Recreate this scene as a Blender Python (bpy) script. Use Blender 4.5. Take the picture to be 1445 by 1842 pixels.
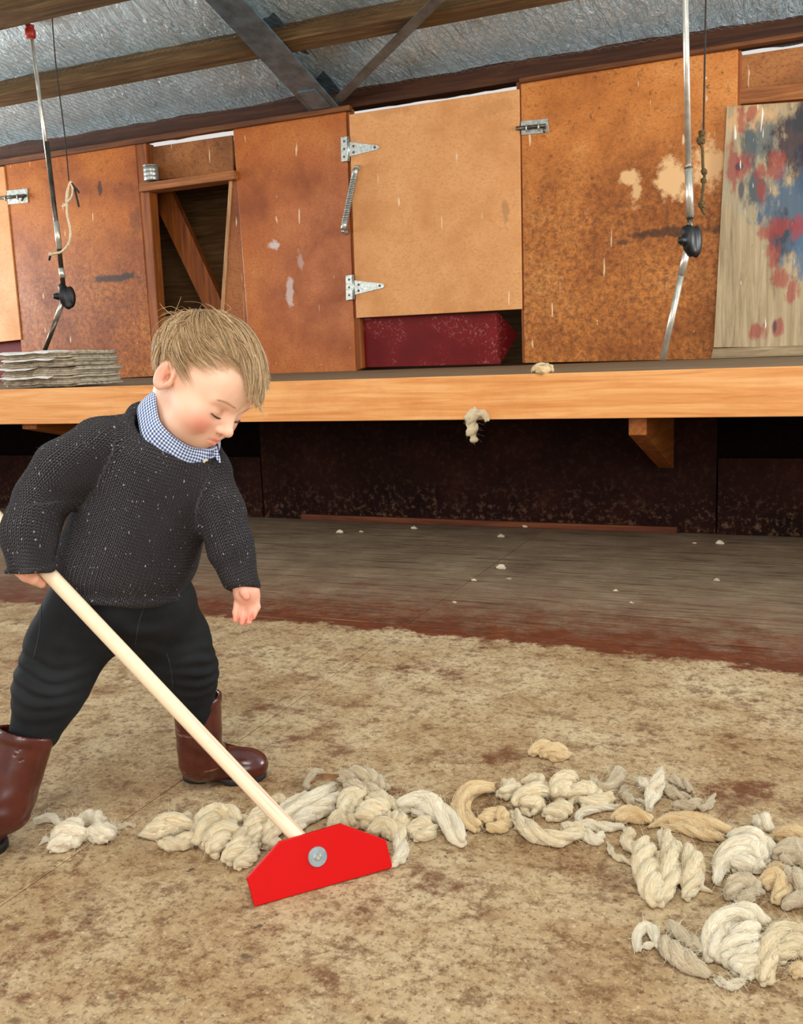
import bpy, math, random
import numpy as np
from mathutils import Vector, Matrix

for o in list(bpy.data.objects):
    bpy.data.objects.remove(o, do_unlink=True)
scene = bpy.context.scene
COL = scene.collection
rng = np.random.default_rng(7)
random.seed(7)

# ------------------------------------------------------------------ camera
W, H = 1445.0, 1842.0
FPX, PITCH, ROLL, YAW = 1703.9, 0.161892, -0.0387753, -0.413326
CAMZ = 0.75
_f = np.array([math.sin(YAW)*math.cos(PITCH), math.cos(YAW)*math.cos(PITCH), -math.sin(PITCH)])
_r0 = np.array([math.cos(YAW), -math.sin(YAW), 0.0]); _u0 = np.cross(_r0, _f)
_r = _r0*math.cos(ROLL)+_u0*math.sin(ROLL); _u = -_r0*math.sin(ROLL)+_u0*math.cos(ROLL)
CAM = np.array([0, 0, CAMZ])
cd = bpy.data.cameras.new('camera'); cam = bpy.data.objects.new('camera', cd); COL.objects.link(cam)
cam.matrix_world = Matrix(((_r[0], _u[0], -_f[0], 0), (_r[1], _u[1], -_f[1], 0), (_r[2], _u[2], -_f[2], CAMZ), (0, 0, 0, 1)))
cd.sensor_fit = 'HORIZONTAL'; cd.sensor_width = 36.0; cd.lens = FPX/W*36.0
cd.clip_start = 0.02; cd.clip_end = 200
scene.camera = cam

# ------------------------------------------------------------------ world, lights, exposure
wd = bpy.data.worlds.new('sky'); scene.world = wd; wd.use_nodes = True
bg = wd.node_tree.nodes['Background']; bg.inputs[0].default_value = (1.0, 0.965, 0.92, 1); bg.inputs[1].default_value = 0.66
def area(name, loc, target, sx, sy, power, col):
    l = bpy.data.lights.new(name, 'AREA'); l.shape = 'RECTANGLE'; l.size = sx; l.size_y = sy; l.energy = power; l.color = col
    o = bpy.data.objects.new(name, l); COL.objects.link(o); o.location = loc
    o.rotation_euler = (Vector(target)-Vector(loc)).to_track_quat('-Z', 'Y').to_euler(); return o
area('roof_light', (0.6, -0.6, 4.2), (-0.8, 2.6, 0.3), 1.8, 1.4, 105, (1.0, 0.95, 0.88))
area('rear_fill_light', (2.0, -4.2, 2.3), (-2.4, 5.4, 1.9), 4.0, 2.6, 190, (1.0, 0.97, 0.93))  # added fill from behind the camera, brightens pen wall and foil
area('left_foil_fill_light', (-8.2, 4.1, 1.6), (-3.4, 4.2, 2.9), 1.6, 1.2, 150, (0.90, 0.97, 1.0))  # unseen fill added at the left to lift the roof foil
area('right_foil_fill_light', (3.2, 4.1, 1.6), (-0.9, 4.2, 2.9), 1.6, 1.2, 150, (0.90, 0.97, 1.0))  # matching fill added at the right, also aimed at the foil
area('side_doorway_light', (-5.6, -0.2, 1.9), (-1.0, 2.0, 0.6), 1.6, 2.2, 60, (0.93, 0.97, 1.0))
vs = scene.view_settings
vs.view_transform = 'Standard'; vs.look = 'None'; vs.gamma = 1.0; vs.use_curve_mapping = False; vs.exposure = 0.22

# ------------------------------------------------------------------ pixel helpers
def ray(x, y):
    d = _f*FPX+_r*(x-W/2)+_u*(H/2-y); return d/(d@_f)
def onY(x, y, Y):
    d = ray(x, y); return CAM+d*(Y/d[1])
def onz(x, y, z=0.0):
    d = ray(x, y); return CAM+d*((z-CAMZ)/d[2])
FH = np.array([math.sin(YAW), math.cos(YAW), 0.0]); RH = _r0.copy(); UH = np.array([0, 0, 1.0]); TH = -FH
def at(x, y, dep):
    d = ray(x, y); return CAM+d*(dep/(d@FH))
def onplane(x, y, P, n):
    d = ray(x, y); return CAM+d*(((P-CAM)@n)/(d@n))

# ------------------------------------------------------------------ object helpers
def link(name, me, mat=None, parent=None, smooth=False):
    o = bpy.data.objects.new(name, me); COL.objects.link(o)
    if mat is not None and len(me.materials) == 0: me.materials.append(mat)
    if parent is not None: o.parent = parent
    if smooth:
        me.polygons.foreach_set('use_smooth', np.ones(len(me.polygons), bool))
    return o
def root_of(p):
    return np.array(p.location) if p is not None else np.zeros(3)
def wloc(p):
    v = np.zeros(3)
    while p is not None:
        v = v+np.array(p.location); p = p.parent
    return v
def mk(name, V, F, mat, parent=None, smooth=False, origin=None):
    """V in world coordinates; stored relative to the parent chain (parents carry only locations)"""
    V = np.asarray(V, float)
    base = wloc(parent)
    org = np.array(origin, float) if origin is not None else base
    me = bpy.data.meshes.new(name)
    me.from_pydata([tuple(v) for v in (V-org)], [], [tuple(int(i) for i in f) for f in F]); me.update()
    o = link(name, me, mat, parent, smooth)
    o.location = tuple(org-base)
    return o
def empty(name, loc, label=None, cat=None, group=None, kind=None):
    o = bpy.data.objects.new(name, None); COL.objects.link(o); o.location = tuple(loc); o.empty_display_size = .05
    tag(o, label, cat, group, kind); return o
def tag(o, label=None, cat=None, group=None, kind=None):
    if label: o['label'] = label
    if cat: o['category'] = cat
    if group: o['group'] = group
    if kind: o['kind'] = kind
    return o
def bevel(o, w, seg=2):
    m = o.modifiers.new('bevel', 'BEVEL'); m.width = w; m.segments = seg; m.limit_method = 'ANGLE'; m.angle_limit = math.radians(40)
    return o
def prism(poly, off):
    """poly: list of 3-D points (front face), off: vector to the back face"""
    P = np.asarray(poly, float); n = len(P)
    V = np.vstack([P, P+np.asarray(off, float)])
    F = [list(range(n))[::-1], [n+i for i in range(n)]]
    for i in range(n):
        j = (i+1) % n; F.append([i, j, n+j, n+i])
    # make the front face look along -off
    nrm = np.zeros(3)
    for i in range(n): nrm += np.cross(P[i], P[(i+1) % n])
    if nrm@np.asarray(off) < 0:
        F = [f[::-1] for f in F]
    return V, F
def boxvf(lo, hi):
    x0, y0, z0 = lo; x1, y1, z1 = hi
    V = [(x0, y0, z0), (x1, y0, z0), (x1, y1, z0), (x0, y1, z0), (x0, y0, z1), (x1, y0, z1), (x1, y1, z1), (x0, y1, z1)]
    F = [(0, 3, 2, 1), (4, 5, 6, 7), (0, 1, 5, 4), (1, 2, 6, 5), (2, 3, 7, 6), (3, 0, 4, 7)]
    return np.array(V, float), F
def box(name, lo, hi, mat, parent=None, bv=0.003):
    V, F = boxvf(lo, hi); o = mk(name, V, F, mat, parent)
    if bv: bevel(o, bv)
    return o
def pix_panel(name, pts, Y, th, mat, parent=None, bv=0.003):
    P = [onY(x, y, Y) for x, y in pts]
    V, F = prism(P, (0, th, 0)); o = mk(name, V, F, mat, parent)
    if bv: bevel(o, bv)
    return o
def merge(parts):
    V = []; F = []; k = 0
    for v, f in parts:
        V.append(np.asarray(v, float)); F += [tuple(int(i)+k for i in q) for q in f]; k += len(v)
    return np.vstack(V), F
def tubevf(pts, rad, n=8, cap=True, closed=False):
    P = np.asarray(pts, float); m = len(P)
    R = np.full(m, rad) if np.isscalar(rad) else np.asarray(rad, float)
    T = np.gradient(P, axis=0); T /= np.linalg.norm(T, axis=1)[:, None]+1e-12
    a = np.array([0, 0, 1.0]) if abs(T[0][2]) < .9 else np.array([1.0, 0, 0])
    N = np.cross(T[0], a); N /= np.linalg.norm(N); V = []
    ang = np.linspace(0, 2*math.pi, n, endpoint=False)
    for i in range(m):
        N = N-T[i]*(N@T[i]); N /= np.linalg.norm(N)+1e-12; B = np.cross(T[i], N)
        V.append(P[i]+R[i]*(np.cos(ang)[:, None]*N+np.sin(ang)[:, None]*B))
    V = np.vstack(V); F = []
    for i in range(m-1):
        for j in range(n):
            k = (j+1) % n; F.append((i*n+j, i*n+k, (i+1)*n+k, (i+1)*n+j))
    if cap: F.append(tuple(range(n))[::-1]); F.append(tuple((m-1)*n+j for j in range(n)))
    return V, F
def spline(pts, n):
    P = np.asarray(pts, float); m = len(P)
    if m == 2: return P[0]+(P[1]-P[0])*np.linspace(0, 1, n)[:, None]
    Q = np.vstack([2*P[0]-P[1], P, 2*P[-1]-P[-2]]); out = []
    for t in np.linspace(0, m-1-1e-6, n):
        i = int(t); u = t-i; a, b, c, d = Q[i], Q[i+1], Q[i+2], Q[i+3]
        out.append(.5*((2*b)+(c-a)*u+(2*a-5*b+4*c-d)*u*u+(3*b-3*c+d-a)*u**3))
    return np.array(out)
def lathe(axis_a, axis_b, prof, n=20):
    """prof: list of (t along a->b in metres, radius)"""
    a = np.asarray(axis_a, float); d = np.asarray(axis_b, float)-a; d /= np.linalg.norm(d)
    pts = [a+d*t for t, r in prof]
    h = np.array([0, 0, 1.0]) if abs(d[2]) < .9 else np.array([1.0, 0, 0])
    N = np.cross(d, h); N /= np.linalg.norm(N); B = np.cross(d, N); V = []; F = []
    ang = np.linspace(0, 2*math.pi, n, endpoint=False)
    for p, (t, r) in zip(pts, prof): V.append(p+r*(np.cos(ang)[:, None]*N+np.sin(ang)[:, None]*B))
    m = len(prof)
    for i in range(m-1):
        for j in range(n): k = (j+1) % n; F.append((i*n+j, i*n+k, (i+1)*n+k, (i+1)*n+j))
    F.append(tuple(range(n))[::-1]); F.append(tuple((m-1)*n+j for j in range(n)))
    return np.vstack(V), F

# ------------------------------------------------------------------ implicit surfaces (distance fields meshed by surface nets)
def smin(a, b, k):
    h = np.maximum(k-np.abs(a-b), 0)/k; return np.minimum(a, b)-h*h*k*.25
def smax(a, b, k): return -smin(-a, -b, k)
def capd(P, a, b, ra, rb):
    a = np.asarray(a, np.float32); b = np.asarray(b, np.float32); ab = b-a
    t = np.clip(((P-a)@ab)/(ab@ab+1e-12), 0, 1)
    q = P-a-t[:, None]*ab
    return np.sqrt((q*q).sum(1))-(ra+(rb-ra)*t)
def elld(P, c, r, R=None):
    q = P-np.asarray(c, np.float32)
    if R is not None: q = q@np.asarray(R, np.float32).T
    r = np.asarray(r, np.float32)
    k0 = np.sqrt(((q/r)**2).sum(1)); k1 = np.sqrt(((q/(r*r))**2).sum(1))+1e-9
    return k0*(k0-1)/k1
def chain(P, pts, rad, k=.02):
    d = None
    for i in range(len(pts)-1):
        e = capd(P, pts[i], pts[i+1], rad[i], rad[i+1]); d = e if d is None else smin(d, e, k)
    return d
class Noise:
    def __init__(s, seed, scale, n=10):
        g = np.random.default_rng(seed); s.k = (g.normal(size=(n, 3))*scale).astype(np.float32); s.p = g.uniform(0, 6.28, n).astype(np.float32)
    def __call__(s, P):
        return np.sin(P@s.k.T+s.p).mean(1)*1.6
def surfnet(fn, lo, hi, res, B=4):
    lo = np.asarray(lo, float)-2*res; hi = np.asarray(hi, float)+2*res
    nb = np.ceil((hi-lo)/(res*B)).astype(int); n = nb*B
    c = np.stack(np.meshgrid(*[(np.arange(k)+.5-.5/B)*B*res for k in nb], indexing='ij'), -1).reshape(-1, 3)+lo
    dc = fn(c.astype(np.float32))
    act = np.abs(dc) < B*res*1.25
    v = np.repeat(np.repeat(np.repeat(dc.reshape(nb), B, 0), B, 1), B, 2).astype(np.float32)
    bi = np.stack(np.unravel_index(np.nonzero(act)[0], nb), -1)*B
    off = np.stack(np.meshgrid(*[np.arange(B)]*3, indexing='ij'), -1).reshape(-1, 3)
    for s in range(0, len(bi), 3000):
        ii = (bi[s:s+3000, None, :]+off[None]).reshape(-1, 3)
        P = (ii*res+lo).astype(np.float32); v[ii[:, 0], ii[:, 1], ii[:, 2]] = fn(P)
    v[0], v[-1] = 1, 1; v[:, 0] = 1; v[:, -1] = 1; v[:, :, 0] = 1; v[:, :, -1] = 1
    ins = v < 0
    s = np.zeros(tuple(n-1), int)
    for a in (0, 1):
        for b in (0, 1):
            for d in (0, 1): s += ins[a:n[0]-1+a, b:n[1]-1+b, d:n[2]-1+d]
    cells = np.stack(np.nonzero((s > 0) & (s < 8)), -1)
    acc = np.zeros((len(cells), 3)); cnt = np.zeros(len(cells))
    cor = [(a, b, d) for a in (0, 1) for b in (0, 1) for d in (0, 1)]
    for p in cor:
        for ax in range(3):
            if p[ax]: continue
            q = list(p); q[ax] = 1
            va = v[cells[:, 0]+p[0], cells[:, 1]+p[1], cells[:, 2]+p[2]]; vb = v[cells[:, 0]+q[0], cells[:, 1]+q[1], cells[:, 2]+q[2]]
            m = (va < 0) != (vb < 0); t = np.where(m, va/(va-vb+1e-12), 0)
            pt = np.tile(np.array(p, float), (len(cells), 1)); pt[:, ax] += t
            acc[m] += pt[m]; cnt[m] += 1
    V = (cells+acc/np.maximum(cnt, 1)[:, None])*res+lo
    idx = -np.ones(tuple(n-1), int); idx[cells[:, 0], cells[:, 1], cells[:, 2]] = np.arange(len(cells))
    F = []
    for ax in range(3):
        o1, o2 = (ax+1) % 3, (ax+2) % 3
        sl = [slice(1, n[i]-1) for i in range(3)]; sa = list(sl); sb = list(sl)
        sa[ax] = slice(0, n[ax]-1); sb[ax] = slice(1, n[ax])
        A = ins[tuple(sa)]; Bm = ins[tuple(sb)]
        e = np.stack(np.nonzero(A != Bm), -1); fl = A[e[:, 0], e[:, 1], e[:, 2]]
        for i in range(3):
            if i != ax: e[:, i] += 1
        def g(d1, d2):
            q = e.copy(); q[:, o1] -= d1; q[:, o2] -= d2; return idx[q[:, 0], q[:, 1], q[:, 2]]
        quad = np.stack([g(1, 1), g(0, 1), g(0, 0), g(1, 0)], -1)
        quad[~fl] = quad[~fl][:, ::-1]; F.append(quad)
    F = np.vstack(F); F = F[(F >= 0).all(1)]
    return V, F
def mkfast(name, V, F, mat, parent=None, smooth=True, origin=None):
    base = wloc(parent); org = np.array(origin, float) if origin is not None else base
    V = np.asarray(V, float)-org; F = np.asarray(F, np.int32); k = F.shape[1]
    me = bpy.data.meshes.new(name)
    me.vertices.add(len(V)); me.vertices.foreach_set('co', V.astype(np.float32).ravel())
    me.loops.add(F.size); me.loops.foreach_set('vertex_index', F.ravel())
    me.polygons.add(len(F)); me.polygons.foreach_set('loop_start', np.arange(0, F.size, k, dtype=np.int32))
    me.update(calc_edges=True); me.validate()
    o = link(name, me, mat, parent, smooth); o.location = tuple(org-base); return o
def vattr(o, name, arr):
    arr = np.asarray(arr, np.float32)
    if arr.ndim == 1:
        a = o.data.attributes.new(name, 'FLOAT', 'POINT'); a.data.foreach_set('value', arr)
    else:
        a = o.data.attributes.new(name, 'FLOAT_VECTOR', 'POINT'); a.data.foreach_set('vector', arr.ravel())
def many_tubes(paths, r0, r1, n=3):
    """paths (K,M,3) -> one mesh of thin tapered tubes"""
    P = np.asarray(paths, float); K, M, _ = P.shape
    T = np.gradient(P, axis=1); T /= np.linalg.norm(T, axis=2)[..., None]+1e-12
    a = np.array([.3, .5, .81]); N = np.cross(T, a); N /= np.linalg.norm(N, axis=2)[..., None]+1e-9; Bn = np.cross(T, N)
    rr = (np.asarray(r0)+(np.asarray(r1)-np.asarray(r0))*np.linspace(0, 1, M)**1.5) if np.ndim(r0) == 0 else r0
    rr = np.broadcast_to(rr, (K, M)); ang = np.arange(n)*2*math.pi/n
    V = P[:, :, None]+rr[:, :, None, None]*(np.cos(ang)[None, None, :, None]*N[:, :, None]+np.sin(ang)[None, None, :, None]*Bn[:, :, None])
    i = np.arange(M-1); j = np.arange(n); I, J = np.meshgrid(i, j, indexing='ij'); J2 = (J+1) % n
    f = np.stack([I*n+J, I*n+J2, (I+1)*n+J2, (I+1)*n+J], -1).reshape(-1, 4)
    F = (f[None]+(np.arange(K)*M*n)[:, None, None]).reshape(-1, 4)
    return V.reshape(-1, 3), F

# ------------------------------------------------------------------ materials
def lin(c):
    return tuple((x/255/12.92 if x/255 <= .04045 else ((x/255+.055)/1.055)**2.4) for x in c)+(1,)
class M:
    def __init__(s, name, rough=.6, metal=0.0, spec=.5):
        s.m = bpy.data.materials.new(name); s.m.use_nodes = True; s.t = s.m.node_tree; s.n = s.t.nodes
        s.b = s.n['Principled BSDF']; s.b.inputs['Roughness'].default_value = rough; s.b.inputs['Metallic'].default_value = metal
        s.b.inputs['Specular IOR Level'].default_value = spec
        s._pos = None
    def l(s, a, b): s.t.links.new(a, b)
    def pos(s):
        if s._pos is None: s._pos = s.n.new('ShaderNodeNewGeometry').outputs['Position']
        return s._pos
    def attr(s, name, fac=False):
        a = s.n.new('ShaderNodeAttribute'); a.attribute_name = name; return a.outputs['Fac'] if fac else a.outputs['Vector']
    def mapv(s, v, scale=(1, 1, 1), loc=(0, 0, 0), rot=(0, 0, 0)):
        m = s.n.new('ShaderNodeMapping'); m.inputs['Scale'].default_value = scale; m.inputs['Location'].default_value = loc; m.inputs['Rotation'].default_value = rot
        s.l(v, m.inputs['Vector']); return m.outputs[0]
    def noise(s, v=None, scale=5, detail=4, rough=.55, dist=0):
        n = s.n.new('ShaderNodeTexNoise'); n.inputs['Scale'].default_value = scale; n.inputs['Detail'].default_value = detail
        n.inputs['Roughness'].default_value = rough; n.inputs['Distortion'].default_value = dist
        s.l(v if v is not None else s.pos(), n.inputs['Vector']); return n.outputs['Fac']
    def voro(s, v=None, scale=5, feat='F1', rand=1.0):
        n = s.n.new('ShaderNodeTexVoronoi'); n.feature = feat; n.inputs['Scale'].default_value = scale; n.inputs['Randomness'].default_value = rand
        s.l(v if v is not None else s.pos(), n.inputs['Vector']); return n.outputs['Distance']
    def ramp(s, f, stops):
        r = s.n.new('ShaderNodeValToRGB'); e = r.color_ramp.elements
        while len(e) < len(stops): e.new(.5)
        for q, (p, c) in zip(e, stops):
            q.position = p; q.color = lin(c) if not np.isscalar(c) else (c, c, c, 1)
        s.l(f, r.inputs[0]); return r.outputs[0]
    def math(s, op, a, b=None, c=None):
        m = s.n.new('ShaderNodeMath'); m.operation = op
        for i, x in enumerate((a, b, c)):
            if x is None: continue
            if np.isscalar(x): m.inputs[i].default_value = x
            else: s.l(x, m.inputs[i])
        return m.outputs[0]
    def sep(s, v):
        x = s.n.new('ShaderNodeSeparateXYZ'); s.l(v, x.inputs[0]); return x.outputs
    def mix(s, f, a, b, mode='MIX'):
        m = s.n.new('ShaderNodeMix'); m.data_type = 'RGBA'; m.blend_type = mode
        for k, x in ((0, f), (6, a), (7, b)):
            if isinstance(x, tuple): m.inputs[k].default_value = lin(x)
            elif np.isscalar(x): m.inputs[k].default_value = x
            else: s.l(x, m.inputs[k])
        return m.outputs[2]
    def color(s, c):
        if isinstance(c, tuple): s.b.inputs['Base Color'].default_value = lin(c)
        else: s.l(c, s.b.inputs['Base Color'])
        return s
    def rough(s, f): s.l(f, s.b.inputs['Roughness']); return s
    def bump(s, h, strength=.3, dist=.002):
        b = s.n.new('ShaderNodeBump'); b.inputs['Strength'].default_value = strength; b.inputs['Distance'].default_value = dist
        s.l(h, b.inputs['Height']); 
        prev = s.b.inputs['Normal'].links
        if prev: s.l(prev[0].from_socket, b.inputs['Normal'])
        s.l(b.outputs[0], s.b.inputs['Normal']); return s
def plain(name, c, rough=.5, metal=0.0, var=.12, scale=30, bump=.1, spec=.5):
    m = M(name, rough, metal, spec); n = m.noise(scale=scale, detail=5)
    d = tuple(max(0, int(x*(1-var))) for x in c); u = tuple(min(255, int(x*(1+var))) for x in c)
    m.color(m.ramp(n, [(.3, d), (.7, u)])); m.bump(n, bump, .001); return m.m

def stained_board(name, base, dark, light, spots=.5, gloss=.45, low_dark=None, scuffs=()):
    """old varnished particleboard: chip speckle, brown mottling, pale paint scuffs"""
    m = M(name, gloss, 0, .28); p = m.pos()
    big = m.noise(scale=2.2, detail=6, rough=.65)
    c = m.ramp(big, [(.32, dark), (.52, base), (.75, light)])
    chip = m.noise(m.mapv(p, (1, 1, 1.6)), 55, 5, .7)
    c = m.mix(m.ramp(chip, [(.48, 0.0), (.66, .7)]), c, dark)
    c = m.mix(m.ramp(m.noise(m.mapv(p, (1, 1, 1.5), (3, 1, 7)), 80, 3, .6), [(.62, 0.0), (.75, .55)]), c, light)
    if spots:
        sp = m.noise(m.mapv(p, (1, 1, 1), (9, 2, 4)), 22, 6, .75)
        c = m.mix(m.ramp(sp, [(.58, 0.0), (.68, spots)]), c, tuple(int(x*.45) for x in dark))
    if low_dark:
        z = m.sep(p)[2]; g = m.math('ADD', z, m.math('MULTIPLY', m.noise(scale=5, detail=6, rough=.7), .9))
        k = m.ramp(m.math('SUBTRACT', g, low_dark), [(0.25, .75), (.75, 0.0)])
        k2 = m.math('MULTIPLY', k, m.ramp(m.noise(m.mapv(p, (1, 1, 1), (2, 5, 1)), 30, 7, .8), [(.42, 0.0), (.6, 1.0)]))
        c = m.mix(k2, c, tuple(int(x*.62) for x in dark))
    # pale paint drips and flecks
    dr = m.noise(m.mapv(p, (26, 1, 4), (1, 0, 2)), 1.0, 2, .5)
    c = m.mix(m.ramp(dr, [(.73, 0.0), (.76, .7)]), c, (240, 212, 172))
    fl2 = m.noise(m.mapv(p, (1.6, 1, .8), (6, 0, 3)), 34, 2, .5); c = m.mix(m.ramp(fl2, [(.775, 0.0), (.795, .8)]), c, (238, 214, 180))
    for (X, Z, rx, rz, col, seed, amt) in scuffs:
        q = m.mapv(p, (1/rx, 0, 1/rz), (-X/rx, 0, -Z/rz)); L = m.n.new('ShaderNodeVectorMath'); L.operation = 'LENGTH'; m.l(q, L.inputs[0])
        d = m.math('ADD', L.outputs['Value'], m.math('MULTIPLY', m.math('SUBTRACT', m.noise(m.mapv(p, (1, 1, 1), (seed, 0, 0)), 14, 6, .7), .5), 2.6))
        c = m.mix(m.ramp(d, [(.60, amt), (1.05, 0.0)]), c, col)
    m.color(c); m.bump(chip, .25, .002); m.rough(m.ramp(big, [(.3, gloss+.12), (.7, gloss-.08)])); return m
def timber(name, base, dark, light, axis=0, rough=.55, grain=1.0, scratches=True):
    m = M(name, rough, 0, .3); sc = [22, 22, 22]; sc[axis] = 1.1
    n = m.noise(m.mapv(m.pos(), tuple(sc)), 2.2*grain, 7, .65, .6)
    c = m.ramp(n, [(.28, dark), (.5, base), (.74, light)])
    c = m.mix(m.ramp(m.noise(scale=3, detail=6, rough=.7), [(.5, 0.0), (.75, .5)]), c, dark)
    if scratches:
        sc2 = [60, 60, 60]; sc2[axis] = 3
        c = m.mix(m.ramp(m.noise(m.mapv(m.pos(), tuple(sc2), (0, 0, 0), (.0, .25, .0)), 1.5, 3, .6), [(.70, 0.0), (.76, .6)]), c, light)
    m.color(c); m.bump(n, .25, .002); return m.m

# ================================================================== STRUCTURE
YF, YK, YW = 3.20, 3.93, 5.60          # platform edge, kickboard, pen wall
ZT, ZB = 0.676, 0.521                  # platform top and fascia bottom
XL, XR = -8.5, 3.5

# ---- floor of worn board sheets
def floor_material():
    m = M('worn_floor_board', .75, 0, .3); p = m.pos(); x, y, z = m.sep(p)
    a = m.noise(scale=3.2, detail=8, rough=.72)
    c = m.ramp(a, [(.30, (136, 102, 66)), (.44, (168, 138, 98)), (.58, (190, 166, 128)), (.75, (208, 188, 150))])
    b = m.noise(m.mapv(p, (1, 1, 1), (5, 3, 0)), 44, 8, .78)
    c = m.mix(m.ramp(b, [(.50, 0.0), (.62, .80)]), c, (112, 78, 46))
    b2 = m.noise(m.mapv(p, (1.0, 1, 1), (1, 8, 0)), 110, 7, .78)
    c = m.mix(m.ramp(b2, [(.54, 0.0), (.66, .62)]), c, (224, 204, 168))
    b3 = m.noise(m.mapv(p, (1, 1, 1), (11, 5, 0)), 16, 9, .8); c = m.mix(m.ramp(b3, [(.52, 0.0), (.60, .72)]), c, (104, 70, 40))
    b4 = m.noise(m.mapv(p, (1, 1, 1), (4, 15, 0)), 110, 6, .75); c = m.mix(m.ramp(b4, [(.54, 0.0), (.63, .75)]), c, (92, 62, 36))
    r = m.noise(m.mapv(p, (1, 1, 1), (7.3, 2.2, 0)), 7, 8, .78)
    rz = m.noise(m.mapv(p, (1, 1, 1), (2.1, 6.2, 0)), 1.6, 3, .5)
    c = m.mix(m.math('MULTIPLY', m.ramp(r, [(.53, 0.0), (.63, .9)]), m.ramp(rz, [(.40, 0.0), (.56, 1.0)])), c, (98, 50, 22))
    s = m.noise(m.mapv(p, (1, 1, 1), (0, 4, 0)), 34, 4, .6)
    c = m.mix(m.ramp(s, [(.66, 0.0), (.72, .8)]), c, (70, 52, 36))
    s2 = m.voro(m.mapv(p, (1, 1.4, 1)), 11)
    c = m.mix(m.ramp(s2, [(.05, .75), (.11, 0.0)]), c, (92, 72, 50))
    # old varnish left along the platform: its front edge is a slightly bowed, ragged line
    ed = m.math('ADD', m.math('MULTIPLY', m.math('ADD', x, 1.2), m.math('MULTIPLY', m.math('ADD', x, 1.2), .035)), -2.31)
    e = m.math('ADD', m.math('ADD', y, ed), m.math('MULTIPLY', m.math('SUBTRACT', m.noise(scale=9, detail=7, rough=.75), .5), .30))
    k = m.ramp(m.math('ADD', m.math('MULTIPLY', e, 5.0), .5), [(.46, 0.0), (.60, 1.0)])
    g = m.noise(m.mapv(p, (1, 1, 1), (3, 1, 0)), 4, 7, .7)
    grey = m.ramp(g, [(.3, (112, 92, 72)), (.55, (142, 122, 98)), (.75, (164, 146, 120))])
    rust = m.ramp(m.noise(m.mapv(p, (1, 1.5, 1), (8, 0, 0)), 14, 7, .75), [(.3, (78, 32, 10)), (.6, (114, 56, 24)), (.8, (146, 102, 66))])
    kr = m.ramp(m.math('ADD', m.math('MULTIPLY', e, .95), m.math('MULTIPLY', m.math('SUBTRACT', m.noise(scale=12, detail=8, rough=.8), .5), 1.1)), [(.06, 1.0), (.40, .25), (.72, 0.0)])
    strip = m.mix(kr, grey, rust)
    # sweeping scrape marks
    for (loc, rot, sc) in (((0, 0, 0), .35, 1.0), ((4, 2, 0), -.30, 1.2), ((1, 7, 0), .12, 1.5)):
        w = m.noise(m.mapv(p, (1.2*sc, 34*sc, 1), loc, (0, 0, rot)), 1.5, 2, .4, .35)
        strip = m.mix(m.ramp(w, [(.60, 0.0), (.64, .75), (.68, 0.0)]), strip, (74, 40, 24))
    w = m.noise(m.mapv(p, (1.5, 60, 1), (2, 2, 0), (0, 0, .5)), 1.8, 2, .4, .3)
    strip = m.mix(m.ramp(w, [(.71, 0.0), (.75, .6)]), strip, (170, 150, 122))
    c = m.mix(k, c, strip)
    m.color(c); m.bump(b, .35, .004); m.bump(b2, .25, .002)
    m.rough(m.ramp(k, [(0.0, .85), (1.0, .6)])); return m.m
FLOOR = floor_material()
floor = empty('floor', (-1.0, 2.0, 0), 'worn board shed floor with a dark varnished strip along the platform', None, None, 'structure')
SX, SY = -1.045, 2.06
def sheet(x0, x1, y0, y1):
    V, F = boxvf((x0+.0012, y0+.0012, -.02), (x1-.0012, y1-.0012, 0)); o = mk('floor_sheet', V, F, FLOOR, floor); bevel(o, .0012, 1)
for i in range(-3, 4):
    x0 = SX+i*1.2
    for (y0, y1) in ((SY-4.8, SY-2.4), (SY-2.4, SY), (SY, 4.2)):
        sheet(x0, x0+1.2, y0, y1)
mk('subfloor', *boxvf((XL, SY-4.8, -.06), (XR+1.2, 7.2, -.021)), plain('subfloor_dirt', (40, 28, 18)), floor)

# ---- pen wall at the back of the platform
TRIMW = timber('varnished_header_wood', (104, 58, 24), (62, 30, 12), (140, 84, 40))
POST = timber('varnished_post_wood', (140, 74, 26), (92, 42, 12), (170, 98, 42), axis=2)
SHELF = timber('varnished_rail_wood', (150, 88, 40), (104, 56, 22), (186, 120, 64))
def wxz(px, py): q = onY(px, py, YW); return q[0], q[2]
def sc(px, py, rpx, rpy, col, seed, amt):
    X, Z = wxz(px, py); return (X, Z, rpx*YW/1650, rpy*YW/1650, col, seed, amt)
smear = (58, 38, 26); white = (228, 182, 128); grey = (206, 186, 176)
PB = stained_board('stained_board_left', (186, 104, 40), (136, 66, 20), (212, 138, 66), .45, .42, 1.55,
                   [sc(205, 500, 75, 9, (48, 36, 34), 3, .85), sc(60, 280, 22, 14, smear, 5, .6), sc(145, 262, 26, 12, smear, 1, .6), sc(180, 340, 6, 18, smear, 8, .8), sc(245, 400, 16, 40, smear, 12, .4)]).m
PD = stained_board('stained_board_middle', (180, 98, 38), (142, 70, 24), (200, 124, 56), .25, .30, None,
                   [sc(492, 440, 14, 10, grey, 2, .9), sc(522, 530, 10, 40, grey, 6, .7), sc(540, 470, 8, 22, grey, 9, .4)]).m
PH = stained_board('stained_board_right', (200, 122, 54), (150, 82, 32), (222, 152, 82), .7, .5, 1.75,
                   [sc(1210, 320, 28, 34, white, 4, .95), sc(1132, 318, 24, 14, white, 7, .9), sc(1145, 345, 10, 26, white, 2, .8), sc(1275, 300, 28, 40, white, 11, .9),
                    sc(1205, 418, 90, 9, smear, 3, .75), sc(1120, 435, 14, 8, smear, 9, .7)]).m
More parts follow.
